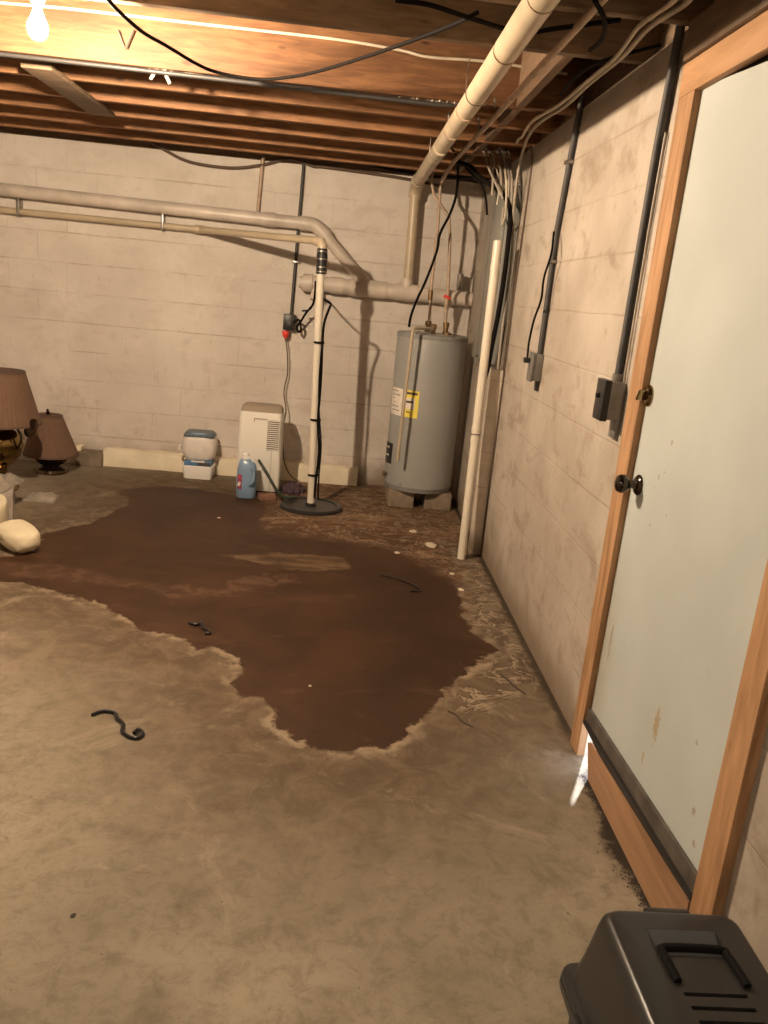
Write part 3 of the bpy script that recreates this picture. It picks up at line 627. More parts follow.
# strap hangers on the thin wall run
for px in (-2.26, -1.29):
    MB().b2((px-0.008, 6.065, wj.z-0.028), (px+0.008, 6.148, wj.z+0.10), 0.001).build('strap_hanger', 'steel', sp)
lx, ly = -0.115, 5.33
sl = thing('sump_basin', 'round black plastic sump pit lid flat on the floor', 'lid', (lx, ly, 0))
MB().lathe([(0.0, 0.0), (0.205, 0.0), (0.205, 0.018), (0.195, 0.026), (0.17, 0.026), (0.165, 0.020), (0.08, 0.022), (0.0, 0.024)], (lx, ly, 0), 48).build('cover', 'lid', sl)
MB().lathe([(0.03, 0.0), (0.036, 0.0), (0.036, 0.016), (0.028, 0.018)], (S0.x, S0.y, 0.020), 24).build('grommet', 'rubber', sl)
cable('pump_cord', [(-0.121, 5.33, 1.344), (-0.084, 5.3, 1.324), (-0.091, 5.29, 1.293), (-0.113, 5.285, 1.212), (-0.117, 5.285, 1.101), (-0.109, 5.285, 0.852), (-0.109, 5.29, 0.596), (-0.089, 5.29, 0.401), (-0.094, 5.3, 0.198), (-0.099, 5.31, 0.073)], 0.008, 'cord', 'thick black pump cord strapped down the white sump pipe', 'cord')
cable('pump_cord', [(-0.116, 5.275, 1.169), (-0.12, 5.27, 0.884), (-0.107, 5.27, 0.663), (-0.078, 5.275, 0.438), (-0.077, 5.28, 0.238), (-0.072, 5.3, 0.071)], 0.0055, 'cord', 'thinner dark cord alongside the thick one on the sump pipe', 'cord')

# outlet on the back wall
oc = thing('wall_conduit', 'dark conduit down the back wall behind the long pipes to an outlet box', 'conduit', (-0.36, 6.12, 1.1))
MB().tube([(-0.35, 6.135, 2.231), (-0.373, 6.135, 1.185)], 0.012, 12).build('conduit_pipe', 'conduit_dark', oc)
for p in ((-0.359, 6.135, 1.844), (-0.362, 6.135, 1.574)):
    MB().b2((p[0]-0.03, 6.118, p[2]-0.008), (p[0]+0.03, 6.148, p[2]+0.008), 0.002).build('clamp', 'steel', oc)
ob = (-0.381, 6.11, 1.157)
MB().b2((ob[0]-0.042, 6.065, ob[2]-0.055), (ob[0]+0.042, 6.148, ob[2]+0.055), 0.006).build('outlet_box', 'black', oc)
MB().b2((ob[0]-0.012, 6.058, ob[2]-0.03), (ob[0]+0.014, 6.066, ob[2]+0.005), 0.003).build('receptacle', 'conduit_dark', oc)
cable('float_switch_cord', [(ob[0]+0.03, 6.06, ob[2]+0.0), (-0.311, 6.05, 1.179), (-0.292, 6.04, 1.126), (-0.304, 6.03, 1.097), (-0.321, 6.03, 1.13), (-0.295, 6.03, 1.174), (-0.262, 6, 1.234), (-0.216, 5.96, 1.3), (-0.207, 5.94, 1.382), (-0.209, 5.95, 1.456)], 0.008, 'cord', 'black plug-in cord curling from the outlet box up to the fat pipe', 'cord')
cable('float_switch_cord', [(-0.29, 5.97, 1.246), (-0.242, 5.97, 1.257), (-0.216, 5.955, 1.3), (-0.201, 5.93, 1.397), (-0.161, 5.6, 1.362), (-0.121, 5.345, 1.344)], 0.006, 'cord', 'short black cord branching behind the white sump pipe', 'cord')
dc = thing('power_cord', 'brown appliance cord with red plug hanging below the outlet box', 'cord', (-0.39, 6.1, 0))
rp = Vector((-0.402, 6.08, 1.072))
MB().lathe([(0.0, -0.035), (0.010, -0.03), (0.022, -0.012), (0.026, 0.012), (0.024, 0.022), (0.0, 0.022)], rp, 18).build('plug', 'red', dc)
MB().tube([rp+Vector((0, 0, -0.03)), (-0.384, 6.08, 0.96), (-0.371, 6.09, 0.802), (-0.388, 6.09, 0.655), (-0.363, 6.05, 0.531), (-0.371, 6, 0.427), (-0.363, 5.98, 0.261), (-0.34, 5.96, 0.147), (-0.289, 5.93, 0.068), (-0.22, 5.9, 0.036)], 0.0045, 8, 8).build('flex', 'cord_brown', dc)
# thin hanger rod left of the conduit
cable('hanger_rod', [(-0.631, 6.13, 2.24), (-0.647, 6.13, 1.888)], 0.013, 'oldpipe', 'short brown rod dropping from the joists to the long beige pipe', 'rod', smooth=0)

# ------------------------------------------------------------------ water heater
TX, TY, TR, Z0, Z1 = 0.612, 5.68, 0.238, 0.125, 1.188
wh = thing('water_heater', 'grey cylindrical water heater with yellow label standing on blocks in the corner', 'water heater', (TX, TY, Z0))
MB().lathe([(0.0, 0.0), (TR-0.012, 0.0), (TR-0.006, 0.012), (TR-0.002, 0.03), (TR, 0.032), (TR, Z1-Z0-0.03), (TR-0.004, Z1-Z0-0.006), (TR-0.02, Z1-Z0), (0.0, Z1-Z0+0.006)], (TX, TY, Z0), 72).build('tank_body', 'tank', wh)
MB().lathe([(TR+0.001, Z1-Z0-0.035), (TR+0.003, Z1-Z0-0.03), (TR+0.002, Z1-Z0-0.008), (TR-0.012, Z1-Z0-0.001)], (TX, TY, Z0), 72).build('top_rim', 'tank_rim', wh)
cam_a = math.atan2(-TY, -TX)          # bearing of the aisle side
def A(deg): return cam_a - math.radians(deg)   # positive = towards the left of the room
yl = MB().patch((TX, TY), TR, A(38), A(11), 0.635, 0.815).build('energy_label', 'yellow', wh)
MB().patch((TX, TY), TR+0.002, A(34), A(17), 0.69, 0.765).build('label_panel', 'paper', yl)
for e_, a_, b_, z0_, z1_ in ((0.004, 32, 20, 0.733, 0.745), (0.002, 33, 14, 0.788, 0.803), (0.002, 31, 24, 0.667, 0.675)):
    MB().patch((TX, TY), TR+e_, A(a_), A(b_), z0_, z1_).build('label_print', 'print', yl)
wl = MB().patch((TX, TY), TR, A(74), A(41), 0.635, 0.815).build('rating_label', 'paper', wh)
for k, (a, b) in enumerate(((70, 50), (68, 46), (64, 60), (62, 58), (70, 48), (66, 45))):
    MB().patch((TX, TY), TR+0.002, A(a), A(b), 0.795-k*0.026, 0.799-k*0.026).build('label_print', 'print', wl)
bp_ = MB().patch((TX, TY), TR, A(77), A(54), 0.295, 0.435, 0.006).build('warning_plate', 'black', wh)
for a_, z_ in ((70, 0.40), (72, 0.345)):
    MB().patch((TX, TY), TR+0.005, A(a_), A(62), z_, z_+0.01).build('label_print', 'paper', bp_)
dv = Vector((math.cos(A(66)), math.sin(A(66)), 0))
MB().lathe([(0.010, -0.01), (0.010, 0.012), (0.018, 0.015), (0.018, 0.026), (0.010, 0.034), (0.0, 0.034)], Vector((TX, TY, 0.215))+dv*TR, 16, dv).build('drain_valve', 'valve', wh)
dv2 = Vector((math.cos(A(30)), math.sin(A(30)), 0))
MB().lathe([(0.012, -0.01), (0.012, 0.002), (0.010, 0.006), (0.0, 0.006)], Vector((TX, TY, 0.17))+dv2*(TR-0.001), 12, dv2).build('badge', 'tank_rim', wh)
# relief valve and discharge tube
rv = Vector((0.60, 5.56, Z1))
MB().lathe([(0.014, 0), (0.014, 0.03), (0.02, 0.032), (0.02, 0.06), (0.010, 0.066), (0.0, 0.066)], rv, 14).build('relief_valve', 'valve', wh)
d0 = Vector((0.447, 5.36, 1.229))
MB().tube([rv+Vector((0, 0, 0.035)), (d0.x+0.02, d0.y+0.012, Z1+0.035), (d0.x+0.002, d0.y, Z1+0.03), (d0.x, d0.y, Z1+0.01), (0.433, 5.375, 0.354)], 0.0105, 12).build('discharge_tube', 'pvc', wh)
for px, py, nm in ((428, 322, 0), (444, 322, 1)):
    p = Vector((0.581, 5.75, 1.224)) if nm == 0 else Vector((0.704, 5.75, 1.236))
    MB().lathe([(0.020, 0), (0.020, 0.02), (0.016, 0.022), (0.016, 0.045), (0.022, 0.047), (0.022, 0.075), (0.014, 0.078), (0.0, 0.078)], (p.x, p.y, Z1), 14).build('nipple', 'valve', wh)
MB().lathe([(0.028, 0), (0.028, 0.012), (0, 0.018)], (0.70, 5.60, Z1+0.003), 18).build('top_plug', 'valve', wh)
# supply pipes above the heater
s1 = thing('water_pipe', 'left thin pipe zigzagging down to the top of the water heater', 'pipe', (0.577, 5.75, 1.27))
MB().tube([(0.586, 5.75, Z1+0.076), (0.576, 5.75, 1.469), (0.577, 5.75, 1.886), (0.566, 5.75, 2.165), (0.600, 5.75, 2.22)], 0.0105, 12).build('pipe_run', 'oldpipe', s1)
MB().cyl((0.576, 5.75, 1.403), (0.576, 5.75, 1.469), 0.016, 12).build('union', 'valve', s1)
s2 = thing('water_pipe', 'right thin pipe with a jog above the top of the water heater', 'pipe', (0.69, 5.75, 1.27))
MB().tube([(0.696, 5.75, Z1+0.076), (0.692, 5.75, 1.466), (0.664, 5.75, 1.831), (0.644, 5.75, 1.943), (0.531, 5.75, 2.069), (0.501, 5.75, 2.158), (0.51, 5.75, 2.22)], 0.0105, 12).build('pipe_run', 'oldpipe', s2)
for a_ in ((447, 303), ):
    MB().cyl((0.691, 5.75, 1.354), (0.688, 5.75, 1.44), 0.018, 12).build('union', 'oldpipe', s2)
MB().box((0.686, 5.73, 1.433), (0.05, 0.012, 0.02), (0, 0.3, 0), 0.004).build('valve_handle', 'red', s2)
cable('heater_cord', [(0.432, 5.5, 1.222), (0.44, 5.52, 1.292), (0.466, 5.55, 1.383), (0.526, 5.6, 1.54), (0.575, 5.62, 1.721), (0.583, 5.62, 1.822), (0.634, 5.62, 1.95), (0.66, 5.62, 2.062), (0.659, 5.62, 2.182), (0.628, 5.5, 2.257)], 0.0085, 'cord', 'black cable swooping from the joists down to the top of the water heater', 'cable')
for x0, x1, y0, lab, dz in ((0.405, 0.585, 5.52, 'left pale concrete block under the water heater', 0), (0.66, 0.845, 5.52, 'right tan concrete block under the water heater', 0)):
    b = MB(); b.b2((x0, y0, 0), (x1, y0+0.35, Z0-0.002), 0.008); tag(b.build('concrete_block', 'blocks'), lab, 'block', 'blocks carrying the heater')

# ------------------------------------------------------------------ breaker panel corner
bpn = thing('breaker_panel', 'tall grey electrical panel on the right wall near the back corner', 'electrical panel', (0.87, 5.07, 1.08))
MB().b2((0.842, 4.72, 1.085), (0.909, 5.12, 2.04), 0.005).build('cabinet', 'panel', bpn)
pd = MB().b2((0.828, 4.735, 1.11), (0.842, 5.105, 2.02), 0.004).build('door', 'panel', bpn)
MB().b2((0.822, 4.75, 1.50), (0.829, 4.77, 1.56), 0.002).build('latch', 'steel', pd)
MB().b2((0.850, 5.13, 1.075), (0.909, 5.44, 2.06), 0.005).build('side_gutter', 'panel2', bpn)
MB().cyl((0.838, 5.128, 1.09), (0.838, 5.128, 2.1), 0.008, 10).build('riser_rod', 'conduit', bpn)
tag(MB().b2((0.833, 4.555, 0), (0.908, 4.60, 1.07), 0.003).build('wall_post', 'post'), 'short off-white painted post under the grey panel, against the right wall by the leaning pipe', 'post')
cable('ground_wire', [(0.903, 4.545, 0.004), (0.903, 4.547, 0.8), (0.902, 4.545, 1.5), (0.905, 4.53, 2.1), (0.88, 4.5, 2.21)], 0.0045, 'cord_brown', 'thin dark wire running floor to ceiling beside the post', 'wire', smooth=6)
# loose leaning pipe
lp = thing('leaning_pipe', 'loose white plastic pipe leaning in the corner with its foot on the floor', 'pipe', (0.79, 4.477, 0))
a = Vector((0.777, 4.455, 0.003)); b = Vector((0.778, 4.525, 1.738))
MB().tube([a, b], 0.0235, 20).build('pipe', 'pvc_clean', lp)
for f in (0.395, 0.43, 0.925):
    c = MB(); coll(c, a+(b-a)*f, b-a, 0.0262, 0.03); c.build('collar', 'pvc_clean', lp)
MB().cyl(a+(b-a)*0.41, a+(b-a)*0.413, 0.0265, 20).build('ring_mark', 'print', lp)

# thick black cable into the panel corner and the bundle
cable('service_cable', [(0.60, 5.3, 2.215), (0.656, 5.1, 2.171), (0.693, 4.95, 2.107), (0.731, 4.8, 2.052), (0.783, 4.72, 2.012), (0.822, 4.66, 1.959), (0.846, 4.64, 1.894), (0.853, 4.64, 1.782), (0.855, 4.64, 1.601), (0.851, 4.65, 1.388), (0.838, 4.66, 1.196), (0.828, 4.66, 1.057), (0.79, 4.62, 0.94)], 0.0135, 'cord', 'thick black cable curving off the joists down beside the panel', 'cable', n=10)
cable('electrical_cable', [(0.075, 6.1, 2.261), (0.311, 6.08, 2.237), (0.514, 6, 2.215), (0.65, 5.7, 2.185), (0.708, 5.3, 2.136), (0.726, 5, 2.085)], 0.008, 'cord', 'black cable running along the top of the back wall to the corner bundle')
names = ['first', 'second', 'third', 'fourth', 'fifth', 'sixth', 'last']
#fan = [[(488, 147), (491, 160), (493, 176), (492, 196)], [(492, 152), (495, 163), (499, 180), (499, 192), (497, 205)], [(497, 150), (500, 160), (501, 175), (502, 196)], [(501, 148), (504, 160), (506, 178), (506, 200)], [(505, 150), (507, 163), (509, 180), (508, 205)], [(509, 152), (510, 165), (512, 182), (511, 210)], [(486, 156), (488, 166), (496, 184), (503, 199)]]
for i, pts in enumerate([[(0.711, 4.98, 2.235), (0.731, 4.95, 2.258), (0.741, 4.85, 2.177), (0.745, 4.74, 2.081), (0.746, 4.7, 1.976)], [(0.735, 4.968, 2.235), (0.755, 4.938, 2.232), (0.763, 4.838, 2.162), (0.778, 4.728, 2.063), (0.779, 4.688, 1.998), (0.777, 4.688, 1.932)], [(0.759, 4.956, 2.235), (0.779, 4.926, 2.243), (0.786, 4.826, 2.178), (0.783, 4.716, 2.087), (0.796, 4.676, 1.978)], [(0.778, 4.944, 2.235), (0.798, 4.914, 2.254), (0.806, 4.814, 2.178), (0.81, 4.704, 2.073), (0.818, 4.664, 1.959)], [(0.7999999999999999, 4.932, 2.235), (0.82, 4.902, 2.244), (0.823, 4.802, 2.163), (0.826, 4.692, 2.063), (0.83, 4.652, 1.933)], [(0.821, 4.92, 2.235), (0.841, 4.89, 2.234), (0.838, 4.79, 2.153), (0.841, 4.68, 2.053), (0.847, 4.64, 1.909)], [(0.695, 4.908, 2.235), (0.715, 4.878, 2.199), (0.717, 4.778, 2.134), (0.755, 4.668, 2.033), (0.795, 4.628, 1.958)]]):
    cable('electrical_cable', pts, (0.0065, 0.0055, 0.007)[i % 3], 'cable_white' if i in (1, 3) else 'cable_grey', '%s from the left of the pale cables dropping off the joists to the panel' % names[i], 'cable', 'cables dropping into the panel', n=7)
cable('electrical_cable', [(0.799, 4.6, 2.05), (0.81, 4.6, 1.927), (0.815, 4.62, 1.874), (0.812, 4.66, 1.831), (0.826, 4.76, 1.93)], 0.006, 'cable_white', 'pale looped cable hooking into the face of the panel', n=7)
# long cable pair along the right wall top
b1 = [(0.789, 2.203, 2.2), (0.8, 2.319, 2.195), (0.781, 2.516, 2.195), (0.79, 2.777, 2.185), (0.792, 3.13, 2.19), (0.8, 3.501, 2.19), (0.783, 3.859, 2.195), (0.801, 4.183, 2.19), (0.849, 4.55, 2.155), (0.851, 4.6, 2.055), (0.856, 4.62, 1.933), (0.885, 4.67, 1.7), (0.885, 4.66, 1.3), (0.89, 4.66, 1.0), (0.89, 4.63, 0.93), (0.89, 4.60, 1.05)]
cable('electrical_cable', b1, 0.0075, 'cable_grey', 'long grey cable running under the joists close to the right wall')
b2 = [(p[0]-0.022-0.01*math.sin(i*1.3), p[1]+0.01, p[2]+0.002) for i, p in enumerate(b1[:8])] + [(0.78, 4.3, 2.2), (0.80, 4.45, 2.205)]
cable('electrical_cable', b2, 0.0065, 'cable_white', 'paler cable twisted beside the long grey one near the right wall')
cable('electrical_cable', [(0.577, 2.351, 2.19), (0.622, 2.409, 2.17), (0.657, 2.518, 2.165), (0.681, 2.663, 2.18), (0.703, 2.835, 2.21)], 0.007, 'cord', 'black cable loop hanging below the joists right of the thin pipe')
cable('electrical_cable', [(0.749, 3.384, 2.2), (0.737, 3.13, 2.2), (0.759, 2.911, 2.2), (0.88, 2.709, 2.21)], 0.006, 'cord', 'thin black cable crossing the pale pair near the right wall')
cable('electrical_cable', [(0.492, 4.699, 2.2), (0.616, 5.35, 2.246), (0.678, 5.2, 2.154), (0.73, 5, 2.059), (0.757, 4.97, 1.983), (0.773, 4.97, 1.903)], 0.0065, 'cord', 'black wire dropping in the corner left of the thick black cable')
# knob insulators, bright nails and webbing on the joists
for i, (p, s_) in enumerate((((0.398, 4.001, 2.19), 0.05), ((0.546, 3.664, 2.2), 0.03), ((0.539, 4.037, 2.19), 0.055))):
    lab = ['bright bent nail left of the big ceiling pipe', 'shiny nail head right of the big ceiling pipe', 'bright clip between the two ceiling pipes'][i]
    tag(MB().cyl((p[0], p[1], ZT+0.004), (p[0]+0.004, p[1]-0.004, ZT-s_), 0.0045, 8).build('nail', 'steel'), lab, 'nail', 'nails under the joists')
v = thing('bent_nail', 'V of two bent nails on the glowing joist beside the bulb', 'nail', (-0.94, 3.76, 2.33))
pv = Vector((-0.962, 3.76, 2.274))
MB().tube([pv, pv+Vector((-0.028, -0.004, 0.065))], 0.004, 6).build('nail', 'nail', v)
MB().tube([pv+Vector((0.004, -0.002, 0)), pv+Vector((0.034, -0.010, 0.068))], 0.006, 6).build('nail', 'nail', v)
lt = MB(); pc = Vector((-0.838, 3.8, 2.226))
for k in range(26):
    q = pc+Vector((random.gauss(0, 0.03), random.gauss(0, 0.006), random.gauss(0, 0.008)))
    q.z = min(q.z, ZT-0.003)
    r = bmesh.ops.create_icosphere(lt.bm, subdivisions=1, radius=random.uniform(0.004, 0.010)); bmesh.ops.translate(lt.bm, vec=q, verts=r['verts'])
lt.tube([pc, pc+Vector((-0.03, 0, -0.045))], 0.007, 6); lt.tube([pc+Vector((0.02, 0, 0)), pc+Vector((0.05, 0, -0.055))], 0.007, 6); lt.tube([pc+Vector((0.06, 0, 0)), pc+Vector((0.2, 0, -0.012))], 0.004, 6)
tag(lt.build('lint_clump', 'lint'), 'fluffy lint and cobweb hanging off the conduit near the bulb', 'cobweb', kind='stuff')
lt = MB(); pc = Vector((0.335, 3.79, 2.219))
for k in range(60):
    q = pc+Vector((random.gauss(0, 0.07), random.gauss(0, 0.006), random.gauss(0, 0.006)))
    q.z = min(q.z, ZT-0.003)
    r = bmesh.ops.create_icosphere(lt.bm, subdivisions=1, radius=random.uniform(0.002, 0.006)); bmesh.ops.translate(lt.bm, vec=q, verts=r['verts'])
tag(lt.build('lint_clump', 'lint'), 'white fluffy lint left of the big ceiling pipe', 'cobweb', kind='stuff')

# ------------------------------------------------------------------ right wall conduits and boxes
c1 = thing('wall_conduit', 'dark conduit on the right wall farther from the door, ending in a switch box', 'conduit', (0.89, 3.72, 1.1))
MB().tube([(0.895, 3.63, 2.27), (0.895, 3.66, 2.15), (0.895, 3.745, 1.75), (0.895, 3.745, 1.2)], 0.0125, 12).build('conduit_pipe', 'conduit', c1)
MB().b2((0.865, 3.715, 1.10), (0.909, 3.785, 1.22), 0.004).build('switch_box', 'galv', c1)
MB().b2((0.858, 3.71, 1.095), (0.866, 3.79, 1.225), 0.002).build('cover_plate', 'galv', c1)
MB().b2((0.83, 3.75, 1.175), (0.859, 3.785, 1.198), 0.004).build('plug', 'black', c1)
for z_ in (2.02, 1.62):
    MB().b2((0.878, 3.67 if z_ > 1.9 else 3.72, z_-0.008), (0.909, 3.72 if z_ > 1.9 else 3.77, z_+0.008), 0.002).build('clamp', 'steel', c1)
MB().b2((0.893, 3.73, 1.055), (0.909, 3.765, 1.10), 0.002).build('box_ear', 'conduit_dark', c1)
cable('extension_cord', [(0.875, 3.712, 1.74), (0.86, 3.645, 1.641), (0.855, 3.695, 1.547), (0.855, 3.694, 1.454), (0.855, 3.778, 1.365), (0.85, 3.796, 1.266), (0.845, 3.765, 1.187), (0.84, 3.80, 1.188), (0.845, 3.775, 1.187)], 0.005, 'cord', 'thin wavy black cord hanging along the conduit farther from the door', 'cord')
c2 = thing('wall_conduit', 'dark conduit on the right wall close beside the door frame', 'conduit', (0.89, 2.62, 1.1))
MB().tube([(0.893, 2.59, 2.26), (0.893, 2.62, 1.9), (0.893, 2.635, 1.2)], 0.0135, 12).build('conduit_pipe', 'conduit', c2)
MB().tube([(0.901, 2.592, 1.95), (0.901, 2.60, 1.7), (0.901, 2.597, 1.2)], 0.004, 8).build('ground_wire', 'cable_grey', c2)
MB().b2((0.860, 2.585, 1.095), (0.909, 2.665, 1.215), 0.004).build('switch_box', 'galv', c2)
MB().b2((0.838, 2.583, 1.09), (0.861, 2.668, 1.22), 0.003).build('cover_plate', 'black', c2)
MB().b2((0.826, 2.62, 1.16), (0.839, 2.632, 1.175), 0.002).build('switch_lever', 'black', c2)
MB().lathe([(0.018, 0), (0.018, 0.03), (0.0, 0.03)], (0.89, 2.63, 1.21), 12).build('connector', 'steel', c2)
MB().b2((0.895, 2.59, 1.035), (0.909, 2.65, 1.095), 0.002).build('mounting_strap', 'galv', c2)

# ------------------------------------------------------------------ dehumidifier, jug, pail
dx0, dx1, dy0, dy1, dz1 = -0.652, -0.355, 5.62, 5.86, 0.60
dh = thing('dehumidifier', 'off-white upright dehumidifier with side grille against the back wall', 'dehumidifier', (-0.50, 5.74, 0))
def rr(x0, x1, y0, y1, z, r, n=6):
    pts = []
    for cx, cy, a0 in ((x1-r, y0+r, -PI/2), (x1-r, y1-r, 0), (x0+r, y1-r, PI/2), (x0+r, y0+r, PI)):
        for k in range(n+1):
            a = a0+k/n*PI/2; pts.append(Vector((cx+r*math.cos(a), cy+r*math.sin(a), z)))
    return pts
MB().loft([rr(dx0+.012, dx1-.012, dy0+.012, dy1-.01, 0.012, .02), rr(dx0, dx1, dy0, dy1, 0.03, .025), rr(dx0, dx1, dy0, dy1, 0.30, .025), rr(dx0+.004, dx1-.004, dy0+0.002, dy1, 0.52, .028), rr(dx0+.007, dx1-.007, dy0+.006, dy1-.004, 0.562, .03)]).build('body', 'dehum', dh)
MB().loft([rr(dx0+.007, dx1-.007, dy0+.008, dy1-.005, 0.562, .03), rr(dx0+.014, dx1-.014, dy0+.03, dy1-.015, 0.59, .035), rr(dx0+.028, dx1-.028, dy0+.06, dy1-.03, 0.600, .035)]).build('top_cap', 'dehum_top', dh)
gr = MB().b2((-0.455, dy0-0.001, 0.305), (-0.372, dy0+0.006, 0.515), 0.002).build('grille', 'slot', dh)
sl_ = MB()
for k in range(15): sl_.b2((-0.455, dy0-0.006, 0.309+k*0.0142), (-0.372, dy0+0.002, 0.3155+k*0.0142))
sl_.b2((-0.458, dy0-0.006, 0.303), (-0.454, dy0+0.002, 0.52)).b2((-0.373, dy0-0.006, 0.303), (-0.369, dy0+0.002, 0.52))
sl_.build('slats', 'dehum', gr)
MB().b2((-0.545, dy0-0.003, 0.515), (-0.455, dy0+0.004, 0.521)).b2((-0.548, dy0-0.003, 0.495), (-0.543, dy0+0.004, 0.521)).build('handle_groove', 'dehum_top', dh)
MB().b2((-0.42, dy0-0.0015, 0.02), (-0.417, dy0+0.01, 0.3)).build('panel_seam', 'dehum_top', dh)
for a_, b_ in ((dx0+.03, dy0+.03), (dx1-.03, dy0+.03), (dx0+.03, dy1-.03), (dx1-.03, dy1-.03)): MB().cyl((a_, b_, 0), (a_, b_, 0.016), 0.012, 10).build('foot', 'black', dh)
cable('garden_hose', [(-0.50, 5.60, 0.235), (-0.485, 5.57, 0.225), (-0.43, 5.53, 0.16), (-0.37, 5.47, 0.085), (-0.32, 5.42, 0.045), (-0.27, 5.40, 0.04), (-0.22, 5.43, 0.036)], 0.010, 'hose', 'dark green hose from the dehumidifier to the sump lid', 'hose')
# detergent jug
jg = thing('detergent_jug', 'blue detergent jug with white cap in front of the dehumidifier', 'jug', (-0.562, 5.47, 0))
jb = MB(); rings = []
for z, hw, hd in ((0.0, .058, .040), (0.006, .066, .046), (0.10, .068, .047), (0.19, .064, .045), (0.235, .056, .040), (0.258, .040, .030), (0.268, .022, .022)):
    rings.append([Vector((-0.562+hw*(abs(math.cos(a))**0.7)*(1 if math.cos(a) > 0 else -1)-(0.012 if z > .25 else 0), 5.47+hd*(abs(math.sin(a))**0.7)*(1 if math.sin(a) > 0 else -1), z)) for a in [2*PI*k/32 for k in range(32)]])
jb.loft(rings); jb.build('bottle', 'jug', jg, angle=60)
MB().tube([(-0.535, 5.416, 0.215), (-0.515, 5.408, 0.205), (-0.508, 5.406, 0.165), (-0.520, 5.408, 0.115), (-0.54, 5.418, 0.10)], 0.010, 10, 5).build('handle', 'jug', jg)
MB().lathe([(0.024, 0.0), (0.026, 0.002), (0.026, 0.018), (0.022, 0.022), (0.022, 0.040), (0.019, 0.044), (0.0, 0.044)], (-0.574, 5.47, 0.262), 24).build('cap', 'cap', jg)
MB().lathe([(0.012, 0.0), (0.014, 0.02), (0.0, 0.022)], (-0.525, 5.47, 0.245), 14).build('pour_lid', 'cap', jg)
lb = MB().box((-0.603, 5.4285, 0.115), (0.030, 0.004, 0.10), (0, 0, -0.35), 0.001).build('label', 'labelred', jg)
MB().box((-0.607, 5.427, 0.10), (0.018, 0.004, 0.03), (0, 0.5, -0.35), 0.001).build('label_swoosh', 'paper', lb)
MB().box((-0.606, 5.427, 0.145), (0.016, 0.004, 0.012), (0, 0, -0.35), 0.001).build('label_print', 'red', lb)
# tub with bagged bucket above
px, py = -0.960, 5.96
tb = thing('litter_tub', 'lower white plastic tub with a blue label band by the back wall', 'tub', (px, py, 0))
MB().loft([rr(px-.098, px+.098, py-.075, py+.075, 0.0, .02), rr(px-.102, px+.102, py-.078, py+.078, 0.006, .022), rr(px-.107, px+.107, py-.082, py+.082, 0.085, .022)]).build('tub_body', 'tub', tb)
MB().loft([rr(px-.107, px+.107, py-.082, py+.082, 0.085, .022), rr(px-.112, px+.112, py-.086, py+.086, 0.088, .022), rr(px-.110, px+.110, py-.084, py+.084, 0.098, .022)]).build('rim', 'tub', tb)
lb = MB().b2((px-.094, py-.0865, 0.098), (px+.096, py+.06, 0.132), 0.004).build('label_band', 'bluelabel', tb)
MB().b2((px-.045, py-.092, 0.126), (px+.05, py-.08, 0.137), 0.003).build('handle', 'cap', tb)
MB().b2((px+.0, py-.0885, 0.104), (px+.09, py-.085, 0.128), 0.001).build('label_print', 'print', lb)
pb = thing('bagged_bucket', 'white bucket wrapped in a plastic bag with blue-grey lid, stacked on the tub', 'bucket', (px, py, 0.133))
bg = MB(); rings = []; rn = random.Random(3)
for z, hw, hd in ((0.134, .088, .066), (0.150, .100, .074), (0.175, .113, .082), (0.21, .120, .087), (0.25, .122, .088), (0.285, .117, .086), (0.305, .112, .083), (0.312, .100, .073)):
    rings.append([Vector((px+(hw+rn.uniform(-.004, .004))*(abs(math.cos(a))**0.6)*(1 if math.cos(a) > 0 else -1), py+(hd+rn.uniform(-.004, .004))*(abs(math.sin(a))**0.6)*(1 if math.sin(a) > 0 else -1), z)) for a in [2*PI*k/40 for k in range(40)]])
bg.loft(rings); bg.build('liner_bag', 'bag', pb, angle=70)
MB().loft([rr(px-.108, px+.108, py-.082, py+.082, 0.305, .03), rr(px-.110, px+.110, py-.084, py+.084, 0.318, .03), rr(px-.092, px+.092, py-.068, py+.068, 0.340, .03)]).build('lid', 'lidblue', pb)
MB().b2((px-.05, py-.078, 0.318), (px+.045, py-.05, 0.338), 0.006).build('lid_tab', 'jug', pb)
MB().tube([(px-.118, py-.03, 0.22), (px-.132, py-.05, 0.235), (px-.135, py-.055, 0.205), (px-.124, py-.04, 0.19)], 0.009, 8, 4).build('bag_knot', 'bag', pb)
# bits near the dehumidifier
tag(MB().box((-0.42, 5.46, 0.020), (0.11, 0.085, 0.038), (0, 0, 0.35), 0.004).build('wood_scrap', 'scrap'), 'small reddish wood block on the floor in front of the dehumidifier', 'wood block')
rg = MB(); r = bmesh.ops.create_icosphere(rg.bm, subdivisions=4, radius=1.0)
for v_ in r['verts']:
    nv = mnoise.noise(v_.co*2.3)*0.45; v_.co *= (1+nv)
    v_.co = Vector((v_.co.x*0.075, v_.co.y*0.10, max(v_.co.z, -0.15)*0.055))
    v_.co += Vector((-0.262, 5.72, 0.010))
tag(rg.build('rag', 'rag'), 'dark purple crumpled rag on the floor right of the dehumidifier', 'rag')

